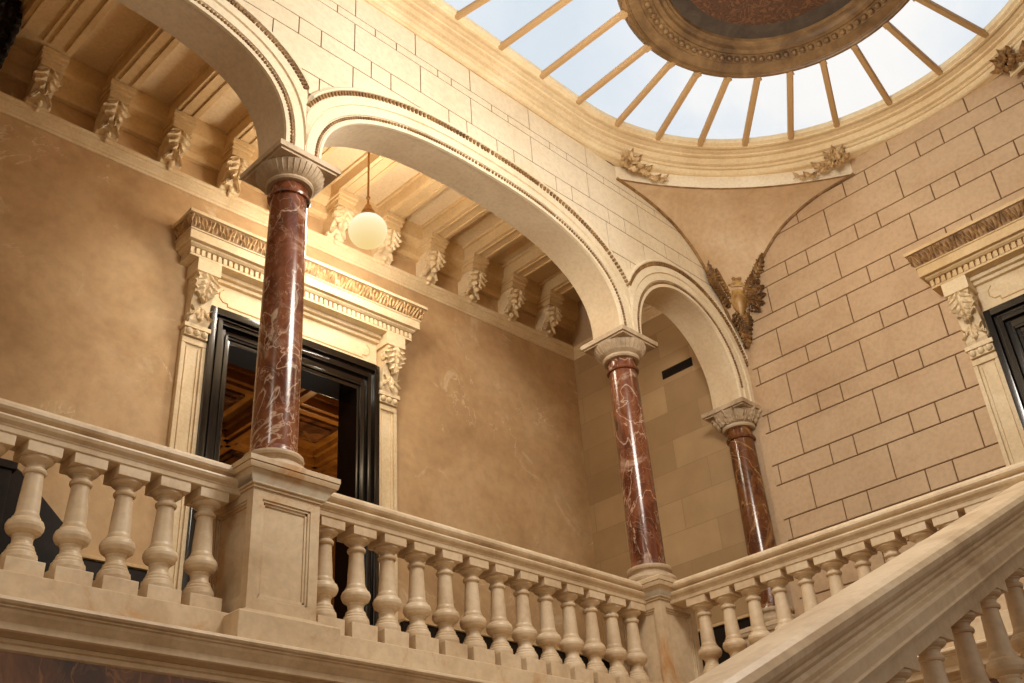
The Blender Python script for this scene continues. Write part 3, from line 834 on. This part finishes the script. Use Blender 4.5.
# cornice ledge below the balustrades, turning the inner corner
LEDGE = [(1.05,.3135),(.926,.3135),(.9232,.3118),(.9226,.3095),(.9240,.3074),(.9275,.3065),(.9275,.3052),(.9300,.3042),(.9310,.3015),(.9345,.2975),(.9365,.2945),(.9350,.2940),(.9350,.2880),(.9370,.2868),(.9500,.2855),(.9510,.2820),(.9545,.2812),(.9545,.2768),(.9575,.2755),(1.05,.2755)]
m = M()
rows = []
for (px, py) in ((-.1, None), (XC, 1.0), (XC, -.3)):
    row = []
    for y, z in LEDGE:
        d = 1.0-y
        if py is None: row.append((px, y, z))
        elif py == 1.0: row.append((XC-d, 1.0-d, z))
        else: row.append((XC-d, py, z))
    rows.append(row)
m.grid(rows, close_u=True, cap=True)
t3 = m.build('trim_3', m_bal, origin=(.9, .95, .264)); finish(t3, 'moulded stone cornice ledge under the balustrades', None, None, 'structure')
m = M(); m.box(-.1, XC+.04, .958, 1.05, -.3, .276); m.box(XC-.04, XC+.04, -.3, .958, -.3, .276)
wl = m.build('wall_lower', m_dkm, origin=(.9, 1.0, -.3)); finish(wl, 'dark brown marble wall below the balcony ledge', None, None, 'structure')

# ------------------------------------------------------------------ stair flight and its balustrade
SL = .4465
def zr(x): return .1613+SL*(x-.5795)
YS = .385
root = thing('balustrade', (.8, YS, zr(.8)-.22), 'nearest stone stair balustrade sloping up across the lower right corner', 'balustrade', 'stone balustrades')
m = M(); m.grid([[(x, YS+o, zr(x)+(z-.5225)) for o, z in STRP] for x in (.22, XC-.02)], close_u=True, cap=True)
m.build('handrail', m_bal, parent=root)
pl = [(-.036,-.245),(.036,-.245),(.036,-.206),(.033,-.2035),(-.033,-.2035),(-.036,-.206)]
m = M(); m.grid([[(x, YS+o, zr(x)+z) for o, z in pl] for x in (.22, XC-.04)], close_u=True, cap=True)
m.build('plinth_course', m_ped, parent=root)
for k in range(12):
    x = .41+.082*k
    put_baluster(root, x, YS, zr(x)-.5225-.031, P2)
m = M()
n = 12
for k in range(n):
    x0 = .26+.082*k; zt = zr(x0)-.215
    m.box(x0, XC-.04, YS-.03, .957, zt-.0372, zt)
st = m.build('stair_flight', m_floor, origin=(.8, .65, -.1), bevel=.001); finish(st, 'stone stair flight behind the sloping balustrade', None, None, 'structure')
m = M(); m.box(-1.6, XR, -1.6, 1.05, -.32, -.3); finish(m.build('floor_hall', m_dkm, origin=(0, 0, -.32)), 'stair hall floor', None, None, 'structure')

# ------------------------------------------------------------------ skylight ring
CX, CY, RR = 1.2385, .463, .502
CX2 = 2*.9945-CX
def stad(r, n=40):
    pts = []
    for i in range(n+1):
        a = -PI/2+PI*i/n; pts.append((CX+r*cos(a), CY+r*sin(a)))
    k = 12
    for i in range(1, k): pts.append((CX+(CX2-CX)*i/k, CY+r))
    for i in range(n+1):
        a = PI/2+PI*i/n; pts.append((CX2+r*cos(a), CY+r*sin(a)))
    for i in range(1, k): pts.append((CX2+(CX-CX2)*i/k, CY-r))
    return pts
RP = [(.5010,1.4030),(.4975,1.4015),(.4925,1.4025),(.4890,1.4060),(.4885,1.4100),(.4910,1.4130),(.4975,1.4145),(.4975,1.4160),(.4915,1.4170),(.4890,1.4190),(.4890,1.4205),(.4925,1.4210),(.4925,1.4222),(.4840,1.4235),(.4840,1.4375),(.4870,1.4385),(.4870,1.4400),(.4785,1.4405),(.4765,1.4425),(.4810,1.4445),(.4800,1.4460),(.4700,1.4478),(.4740,1.4495),(.4660,1.4500),(.4650,1.4475),(.4600,1.4480),(.4590,1.4500),(.4530,1.4530),(.4530,1.464),(.5120,1.472),(.5120,1.4030)]
m = M(); m.grid([[(x, y, z) for x, y in stad(r)] for r, z in RP], close_u=True, close_v=True)
w1 = m.build('window_1', m_ring, origin=(.9945, CY, 1.404), angle=14)
finish(w1, 'oval glazed skylight with cream moulded rim over the stairwell', None, None, 'structure')
# frieze over the pendentive
a0, a1 = math.radians(19.5), math.radians(75)
FP = [(.5035,1.3695),(.4975,1.3695),(.4965,1.3715),(.4970,1.3735),(.4995,1.3745),(.5005,1.3770),(.5005,1.4040),(.5060,1.4040)]
PQ = (Vector((XR-.004-.362, YA-.004, 0)), Vector((XR-.004, YA-.004-.330, 0)))
def lip(t, p):
    ch = PQ[1]-PQ[0]; n = Vector((-ch.y, ch.x, 0)).normalized()
    n = n if n.dot(Vector((1, 1, 0))) > 0 else -n
    q = PQ[0]+ch*t+n*(ch.length*.0775*(1-(2*t-1)**2)+p[0]-.4985)
    return (q.x, q.y, p[1])
def arcs(sx, sy):
    cx = CX if sx > 0 else CX2
    return lambda t, p: (cx+sx*p[0]*cos(a0+(a1-a0)*t), CY+sy*p[0]*sin(a0+(a1-a0)*t), p[1])
T40 = [i/40 for i in range(41)]
m = M(); m.sweep_line(FP, lip, T40); m.build('frieze_band', m_frz, parent=w1)
m = M(); m.sweep_line(FP, arcs(1, -1), T40); m.build('frieze_band', m_ring, parent=w1)
m = M(); m.sweep_line([(.4990,1.3697),(.4968,1.3697),(.4963,1.3685),(.4972,1.3675),(.4990,1.3677)], lip, T40); m.build('gilt_lip', m_gilt, parent=w1)
m = M()
r0, r1 = [], []
for k in range(31):
    a = PI/2*k/30; ca, sa = cos(a), sin(a)
    t = min((XR-.001-CX)/max(ca, 1e-6), (YA-.003-CY)/max(sa, 1e-6))
    r0.append((CX+.4995*ca, CY+.4995*sa)); r1.append((CX+t*ca, CY+t*sa))
m.grid([[(x, y, 1.4048) for x, y in r0], [(x, y, 1.4048) for x, y in r1], [(x, y, 1.412) for x, y in r1], [(x, y, 1.412) for x, y in r0]], close_v=True)
m.build('corner_soffit', m_ring, parent=w1)
# extra roll moulding on the straight side
m = M(); m.tube([(.30, .9615, 1.4045), (.872, .9615, 1.4045)], .0042, 10); m.build('roll_moulding', m_ring, parent=w1)

# inner ring + glazing
IX, IY, IR, IZ = 1.234, .468, .276, 1.4615
GZ = 1.4525
outer = []          # bar feet on the rim
def rim(px, py, dx, dy, r=.4545):
    # walk from (px,py) along (dx,dy) until the stadium of radius r is reached
    t0, t1 = 0, 1.2
    def inside(t):
        x, y = px+dx*t, py+dy*t
        xx = min(max(x, CX2), CX)
        return math.hypot(x-xx, y-CY) < r
    for _ in range(40):
        tm = (t0+t1)/2
        if inside(tm): t0 = tm
        else: t1 = tm
    return px+dx*t0, py+dy*t0
bars = []
nb = 15
for k in range(-8, 9):
    # right half: radial ; spacing about 13.2 degrees
    a = math.radians(90-13.2*k)
    bars.append((IX+IR*cos(a), IY+IR*sin(a), cos(a), sin(a)))
feet_in, feet_out = [], []
OUTX = [.745, .845, .936, 1.0225, 1.1085]
OUT_ = [(.8000, .9175), (.9052, .9175), (1.012, .9175), (1.1191, .9175), (1.2213, .9175), (1.3262, .909), (1.4197, .8798), (1.5008, .8341), (1.5712, .7726), (1.6274, .6982), (1.6668, .6152), (1.6904, .5111), (1.6892, .4041), (1.6634, .3015)]
IN_ = [(.940, .470), (.965, .560), (1.035, .660), (1.1256, .7234), (1.2198, .7437), (1.2842, .7390), (1.3425, .7205), (1.3965, .6888), (1.4363, .6476), (1.4682, .5975), (1.4912, .5420), (1.4995, .4840), (1.4900, .4200), (1.4680, .3580)]
PAIRS = list(zip(IN_, OUT_))
PAIRS = [((IX+(x-IX)*IR/math.hypot(x-IX, y-IY), IY+(y-IY)*IR/math.hypot(x-IX, y-IY)), o) for (x, y), o in PAIRS]
for a in (-45, -62, -80, -98, -116, -134, -152, -170):       # the far side of the oval, behind the medallion
    a = math.radians(a); PAIRS.append(((IX+IR*cos(a), IY+IR*sin(a)), rim(IX, IY, cos(a), sin(a))))
for (xi, yi), (xo, yo) in PAIRS:
    d = Vector((xo-xi, yo-yi, 0)).normalized(); nrm = Vector((-d.y, d.x, 0))
    m = M()
    prof = [(-.0060, .004), (-.0060, -.002), (-.0042, -.0044), (-.0036, -.0056), (.0036, -.0056), (.0042, -.0044), (.0060, -.002), (.0060, .004)]
    rows = []
    for (x, y, z) in ((xi-d.x*.008, yi-d.y*.008, IZ), (xo+d.x*.004, yo+d.y*.004, GZ)):
        rows.append([(x+nrm.x*o, y+nrm.y*o, z+h) for o, h in prof])
    m.grid(rows, close_u=True, cap=True)
    m.box(xi+d.x*.003-.0055, xi+d.x*.003+.0055, yi+d.y*.003-.0055, yi+d.y*.003+.0055, IZ-.0068, IZ-.002)
    m.build('glazing_bar', m_bar, parent=w1)
m = M()
def wrap(a): return (a+PI) % (2*PI)-PI
BI = [math.atan2(i[1]-IY, i[0]-IX) for i, o in PAIRS]
BO = [math.atan2(o[1]-IY, o[0]-IX) for i, o in PAIRS]
for k in range(len(PAIRS)):
    k2 = (k+1) % len(PAIRS)
    di, do = wrap(BI[k2]-BI[k]), wrap(BO[k2]-BO[k])
    r0, r1 = [], []
    for t in range(9):
        ai, ao = BI[k]+di*t/8, BO[k]+do*t/8
        r0.append((IX+IR*cos(ai), IY+IR*sin(ai), IZ+.0035)); px, py = rim(IX, IY, cos(ao), sin(ao), .456); r1.append((px, py, GZ+.0035))
    m = M(); m.grid([r0, r1]); m.build('pane', m_glass, parent=w1, recalc=False)

md = thing('ceiling_medallion', (IX, IY, IZ), 'dark round medallion with gilt rings and brown painting in the skylight centre', 'medallion')
m = M(); ring = [(.282,.006),(.276,-.001),(.274,-.005),(.268,-.0065),(.266,-.004),(.2645,-.0045),(.263,-.001),(.246,.004),(.244,.0025),(.242,.004),(.226,.008),(.222,.006),(.214,.008),(.211,.014),(.205,.016),(.203,.0135),(.199,.014),(.197,.02),(.197,.03),(.282,.03)]
m.grid([[(IX+r*cos(2*PI*k/96), IY+r*sin(2*PI*k/96), IZ+z) for k in range(96)] for r, z in ring], close_u=True, close_v=True)
m.build('gilt_ring', m_med, parent=md, angle=25)
m = M()
for k in range(96):
    a = 2*PI*k/96
    m.ball((IX+.234*cos(a), IY+.234*sin(a), IZ+.004), .0062, 8, 5)
m.build('egg_moulding', m_med, parent=md)
m = M(); m.grid([[(IX+r*cos(2*PI*k/72), IY+r*sin(2*PI*k/72), IZ+z) for k in range(72)] for r, z in ((.201,.018),(.196,.02),(.170,.026),(.168,.032),(.201,.032))], close_u=True, close_v=True); m.build('grey_band', m_slate, parent=md)
m = M(); m.lathe((IX, IY, IZ), [(.171,.026),(.160,.034),(.12,.05),(.06,.06),(.0,.063),(.0,.07),(.171,.07)], 64); m.build('painted_panel', m_paint, parent=md)

# ------------------------------------------------------------------ pendentive, its arcs and ornaments
LA = [(.362,1.3695),(.318,1.3685),(.272,1.365),(.222,1.356),(.174,1.340),(.128,1.311),(.0985,1.281),(.068,1.240),(.040,1.190),(.018,1.140),(.006,1.105)]
LB = [(.330,1.3695),(.285,1.3685),(.240,1.365),(.195,1.355),(.149,1.337),(.112,1.310),(.084,1.280),(.058,1.240),(.035,1.190),(.016,1.140),(.006,1.105)]
def dens(L, k=4):
    out = []
    for i in range(len(L)-1):
        p0, p1, p2, p3 = L[max(i-1, 0)], L[i], L[i+1], L[min(i+2, len(L)-1)]
        for j in range(k):
            t = j/k
            out.append(tuple(.5*(2*b+(c-a)*t+(2*a-5*b+4*c-d)*t*t+(3*b-a-3*c+d)*t**3) for a, b, c, d in zip(p0, p1, p2, p3)))
    return out+[L[-1]]
DA, DB = dens(LA), dens(LB)
m = M(); rows = []
nA = 28
for (da, za), (db, zb_) in zip(DA, DB):
    p = Vector((XR-.004-da, YA-.004, za)); q = Vector((XR-.004, YA-.004-db, zb_))
    ch = q-p; nrm = Vector((-(ch.y), ch.x, 0)).normalized()
    if nrm.dot(Vector((1, 1, 0))) < 0: nrm = -nrm
    # arc with the ring's own sagitta to chord ratio
    rat = .0775+.035*min(1, (1.3695-za)/.10)
    row = []
    for j in range(nA+1):
        t = j/nA
        row.append(tuple(p+ch*t+nrm*(ch.length*rat*(1-(2*t-1)**2))))
    rows.append(row)
m.grid(rows)
pdv = m.build('pendentive', m_pend, origin=(XR, YA, 1.10), recalc=False, angle=60)
finish(pdv, 'curved cream pendentive between the arcade wall and right wall', None, None, 'structure')
m = M()
m.tube([(XR-.004-d, YA-.0055, z) for d, z in DA], .0032, 8); m.tube([(XR-.006, YA-.004-d, z) for d, z in DB], .0032, 8)
m.build('gilt_edge', m_gilt, parent=pdv)

# winged cartouche at the pendentive's foot
cz = 1.210
root = thing('winged_cartouche', (XR-.012, YA-.012, 1.100), 'gilded crowned shield with spread wings where the arcade meets the right wall', 'ornament')
F = Vector((-1, -1, 0)).normalized(); Rv = Vector((1, -1, 0)).normalized(); Up = Vector((0, 0, 1))
Oc = Vector((1.7235, .9455, cz))
def feathers(m, base, dirw, nw, rows_):
    for (off, up, ang, ln, wd, lift) in rows_:
        dv = (dirw*cos(ang)+Up*sin(ang)).normalized(); rv = nw.cross(dv).normalized()
        m.leaf(base+dirw*off+Up*up+nw*lift, rv, dv, nw, wd, ln, curl=.004, lobes=5, bulge=.25, rip=.12, nv=14, nu=8)
rd = math.radians
# wing lying on the arcade wall: long, swept up along the gilt arc
m = M(); dl, nl = Vector((-1, 0, 0)), Vector((0, -1, 0))
feathers(m, Vector((1.712, .9605, 1.205)), dl, nl, [(.026+.004*k, .014+.011*k, rd(50+2*k), .056-.003*k, .024, .001) for k in range(4)])
feathers(m, Vector((1.712, .9605, 1.205)), dl, nl, [(.004+.011*k, -.006+.007*k, rd(26+8*k), .050, .024, .004) for k in range(5)])
feathers(m, Vector((1.712, .9605, 1.205)), dl, nl, [(-.004+.009*k, .008+.012*k, rd(48), .036, .018, .008) for k in range(4)])
m.build('wing', m_bronze, parent=root)
# wing lying on the right wall: fanned out
m = M(); dr, nr_ = Vector((0, -1, 0)), Vector((-1, 0, 0))
feathers(m, Vector((1.7305, .930, 1.208)), dr, nr_, [(.002+.010*k, .010+.013*k, rd(60-2*k), .052, .025, .001) for k in range(4)])
feathers(m, Vector((1.7305, .930, 1.208)), dr, nr_, [(.004, -.002+.002*k, rd(-55+22*k), .048, .023, .004) for k in range(6)])
feathers(m, Vector((1.7305, .930, 1.208)), dr, nr_, [(-.002+.006*k, .006+.010*k, rd(50), .032, .017, .008) for k in range(3)])
m.build('wing', m_bronze, parent=root)
m = M()
rows = []
for i in range(15):
    v = i/14; z = .024-.058*v
    hw_ = .0185*(1-.85*max(0, v-.35)**1.6/.5) if v > .35 else .0185-.003*sin(PI*v/.35)
    rows.append([tuple(Oc+F*(.010+.012*(1-u*u)*sin(PI*min(1, .2+.8*v)))+Rv*(u*hw_)+Up*z) for u in [-1+2*j/10 for j in range(11)]] + [tuple(Oc+F*.000+Rv*(u*hw_)+Up*z) for u in [1-2*j/10 for j in range(11)]])
m.grid(rows, close_u=True, cap=True)
m.build('shield', m_gold2, parent=root)
m = M()
m.grid([[tuple(Oc+F*(.008+r*sin(2*PI*k/20)*.7)+Rv*(r*cos(2*PI*k/20))+Up*z) for k in range(20)] for r, z in ((.0185,.030),(.0205,.033),(.0205,.038),(.0190,.040),(.0215,.047),(.0180,.055),(.0060,.058))], close_u=True, cap=True)
for k in range(10):
    a = 2*PI*k/10
    m.ball(tuple(Oc+F*(.008+.0205*sin(a)*.7)+Rv*(.0205*cos(a))+Up*.0355), .0036, 8, 5); m.ball(tuple(Oc+F*(.008+.021*sin(a)*.7)+Rv*(.021*cos(a))+Up*.0475), .0044, 8, 5)
m.ball(tuple(Oc+F*.008+Up*.0610), .0045, 8, 6); m.box(Oc.x+F.x*.008-.0012, Oc.x+F.x*.008+.0012, Oc.y+F.y*.008-.0012, Oc.y+F.y*.008+.0012, Oc.z+.061, Oc.z+.071)
m.build('crown', m_gold2, parent=root)
m = M()
for i in range(6):
    z = -.026-.013*i; sc = 1-.11*i
    for e in (-1, 1):
        dv = (Rv*e*.62-Up*.78).normalized(); rv = F.cross(dv).normalized()
        m.leaf(Oc+F*.004+Up*z, rv, dv, F, .020*sc, .034*sc, curl=.005, lobes=3, bulge=.35, rip=.14, nv=9, nu=6)
m.leaf(Oc-Up*.085+F*.002, Rv, -Up, F, .011, .030, curl=.001, lobes=2, bulge=.3, rip=.08, nv=9, nu=6)
m.build('leaf_drop', m_bronze, parent=root)

def acanthus_cluster(org, along, nrm, label, name='acanthus_ornament', dark=False):
    """leaf spray trailing along the frieze from a boss on the wall"""
    al, nr = Vector(along).normalized(), Vector(nrm).normalized(); up = Vector((0, 0, 1)); o = Vector(org)
    root = thing(name, org, label, 'ornament', 'acanthus sprays on the skylight frieze')
    mm = m_orn if not dark else m_gilt
    m = M()
    for i in range(6):                        # boss of leaves at the wall end
        a = math.radians(-70+52*i); dv = (al*cos(a)*.9+up*sin(a)+nr*.15).normalized(); rv = nr.cross(dv).normalized()
        m.leaf(o+nr*.004+dv*.002, rv, dv, nr, .020, .027, curl=.011, lobes=3, bulge=.4, rip=.16, nu=8)
    for i in range(4):
        a = math.radians(20+90*i); dv = (al*cos(a)+up*sin(a)+nr*.5).normalized(); rv = nr.cross(dv).normalized()
        m.leaf(o+nr*.011, rv, dv, nr, .013, .016, curl=.006, lobes=2, bulge=.5, rip=.16, nu=8)
    m.build('boss_leaf', mm, parent=root)
    m = M()
    P = [o+al*(.012+.078*t)+up*(-.012-.008*t+.006*sin(9*t))+nr*(.006-.004*t) for t in [k/20 for k in range(21)]]
    m.tube([tuple(p) for p in P], lambda t: .0034*(1-.7*t), 8)
    for k in range(6):
        q = P[2+3*k]; e = 1 if k % 2 else -1
        dv = (al*.8+up*(.62*e)).normalized(); rv = nr.cross(dv).normalized()
        m.leaf(q, rv, dv, nr, .015-.0014*k, .026-.0026*k, curl=.007, lobes=3, bulge=.4, rip=.16, nu=8)
    m.build('trailing_spray', mm, parent=root)
def ring_pt(deg, r=.497): a = math.radians(deg); return (CX+r*cos(a), CY+r*sin(a))
x, y = ring_pt(73); acanthus_cluster((x-.004, y-.004, 1.392), (sin(math.radians(70)), -cos(math.radians(70)), 0), (-cos(math.radians(70)), -sin(math.radians(70)), 0), 'cream acanthus spray where the skylight frieze meets the arcade wall')
x, y = ring_pt(22); acanthus_cluster((x-.004, y-.002, 1.392), (-sin(math.radians(24)), cos(math.radians(24)), 0), (-cos(math.radians(24)), -sin(math.radians(24)), 0), 'gilt acanthus spray where the skylight frieze meets the right wall', dark=False)
x, y = ring_pt(-21); acanthus_cluster((x-.004, y+.004, 1.392), (-sin(math.radians(24)), -cos(math.radians(24)), 0), (-cos(math.radians(24)), sin(math.radians(24)), 0), 'dark leafy ornament under the skylight rim at the top right corner', dark=True)

# ------------------------------------------------------------------ small things
v = thing('wall_vent', Rt(1.13, 0, 1.128), 'dark oblong slot vent high on the gallery end wall', 'vent')
m = M(Rt); m.box(1.09, 1.172, .001, .004, 1.1265, 1.147); m.box(1.094, 1.168, .002, .0055, 1.131, 1.1425); m.build('vent_plate', m_dark, parent=v, bevel=.0005)
m = M(Rt)
for k in range(3): m.box(1.096, 1.166, .004, .0072, 1.1325+.0035*k, 1.134+.0035*k)
m.build('slat', m_dark, parent=v)

cb = thing('cabinet', (.40, 1.40, .30), 'dark panelled cabinet behind the left balusters, against the gallery wall', 'cabinet')
m = M(Bt); m.box(.26, .485, .002, .06, .30, .648); m.box(.255, .490, .0, .064, .648, .66); m.build('body', m_dark, parent=cb, bevel=.0015)
m = M(Bt)
for a, b in ((.285, .37), (.385, .47)):
    m.box(a, b, .058, .064, .34, .63); m.box(a+.010, b-.010, .062, .067, .355, .615)
m.build('door_panel', m_dark, parent=cb, bevel=.001)
m = M(Bt); m.grid([[(.486, o, .30), (.486, o, .662), (.506, o, .650), (.578, o, .585), (.578, o, .30)] for o in (.008, .05)], close_u=True, cap=True); m.build('sloping_side', m_dark, parent=cb, bevel=.001)

# ------------------------------------------------------------------ hall ceiling round the skylight
m = M()
nst = stad(.508, 40)
bx0, bx1, by0, by1 = -1.6, XR+.03, -1.6, 1.0
cxm, cym = .9945, CY
ring2 = []
for x, y in nst:
    dx, dy = x-cxm, y-cym
    s = min((bx1-cxm)/dx if dx > 1e-6 else 1e9, (bx0-cxm)/dx if dx < -1e-6 else 1e9, (by1-cym)/dy if dy > 1e-6 else 1e9, (by0-cym)/dy if dy < -1e-6 else 1e9)
    ring2.append((cxm+dx*s, cym+dy*s))
m.grid([[(x, y, 1.455) for x, y in nst], [(x, y, 1.455) for x, y in ring2], [(x, y, 1.475) for x, y in ring2], [(x, y, 1.475) for x, y in nst]], close_u=True, close_v=True)
finish(m.build('ceiling_hall', m_plas, origin=(.5, 0, 1.455)), 'stair hall ceiling round the skylight', None, None, 'structure')

# ------------------------------------------------------------------ light
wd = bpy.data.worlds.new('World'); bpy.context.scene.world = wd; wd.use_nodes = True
nt = wd.node_tree; bg = nt.nodes['Background']
tc = N(nt, 'ShaderNodeTexCoord'); sp = N(nt, 'ShaderNodeSeparateXYZ'); nt.links.new(tc.outputs['Generated'], sp.inputs[0])
nz = N(nt, 'ShaderNodeTexNoise', Scale=3.2, Detail=7., Roughness=.55, Distortion=.4); nt.links.new(tc.outputs['Generated'], nz.inputs['Vector'])
sky = ramp(nt, nz.outputs['Fac'], [(.34, (.385,.42,.455,1)), (.47, (.44,.46,.48,1)), (.58, (.53,.515,.495,1))])
room = N(nt, 'ShaderNodeRGB'); room.outputs[0].default_value = (.32, .27, .21, 1)  # warm ambient added below the sky, filling in for the unseen hall
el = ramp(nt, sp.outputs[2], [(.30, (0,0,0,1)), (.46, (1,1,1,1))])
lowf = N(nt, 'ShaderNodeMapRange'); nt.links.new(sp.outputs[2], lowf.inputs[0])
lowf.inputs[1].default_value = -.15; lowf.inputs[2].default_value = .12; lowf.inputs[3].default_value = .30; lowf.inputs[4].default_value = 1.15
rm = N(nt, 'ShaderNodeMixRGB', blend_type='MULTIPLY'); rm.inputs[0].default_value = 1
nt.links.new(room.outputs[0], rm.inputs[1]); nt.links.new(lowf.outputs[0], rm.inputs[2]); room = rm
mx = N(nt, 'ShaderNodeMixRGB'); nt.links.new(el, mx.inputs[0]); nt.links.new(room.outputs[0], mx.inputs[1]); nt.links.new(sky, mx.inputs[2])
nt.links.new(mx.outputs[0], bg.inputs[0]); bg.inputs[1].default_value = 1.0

def lamp(name, p, power, col, r, label=None):
    l = bpy.data.lights.new(name, 'POINT'); l.energy = power; l.color = col; l.shadow_soft_size = r
    o = bpy.data.objects.new(name, l); C.objects.link(o); o.location = W(p); return o
lamp('hall_fill_light', (.85, .50, 1.05), 235, (1, .93, .83), .6)  # unseen point light added above the stairs to brighten the hall
lamp('left_fill_light', (-.45, .30, 1.2), 85, (1, .92, .80), .5)  # second added fill, high on the left, with no fitting
lamp('landing_fill_light', (1.45, .62, 1.16), 10, (1, .80, .52), .10)  # small warm light added over the landing, without a fitting
lamp('golden_room_light', (1.45, 2.05, 1.05), 20, (1, .72, .36), .1)  # light added inside the room beyond the door, no fitting built
lamp('pendant_light', L, 180, (1, .90, .74), .24)

# ------------------------------------------------------------------ camera
F_ = 1061.047
Rm = ((.708385, -.703115, -.061808), (.3285, .405931, -.852823), (.624722, .583823, .518529))
cd = bpy.data.cameras.new('camera'); cam = bpy.data.objects.new('camera', cd); C.objects.link(cam)
cd.sensor_width = 36; cd.lens = F_/1024*36; cd.clip_start = .02; cd.clip_end = 200
rx, dn, fw = (Vector(r) for r in Rm)
mw = Matrix(((rx.x, -dn.x, -fw.x, 0), (rx.y, -dn.y, -fw.y, 0), (rx.z, -dn.z, -fw.z, ZO), (0, 0, 0, 1)))
cam.matrix_world = mw
sc = bpy.context.scene; sc.camera = cam
sc.view_settings.view_transform = 'Standard'; sc.view_settings.look = 'None'
sc.view_settings.gamma = 1; sc.view_settings.exposure = .95; sc.view_settings.use_curve_mapping = False
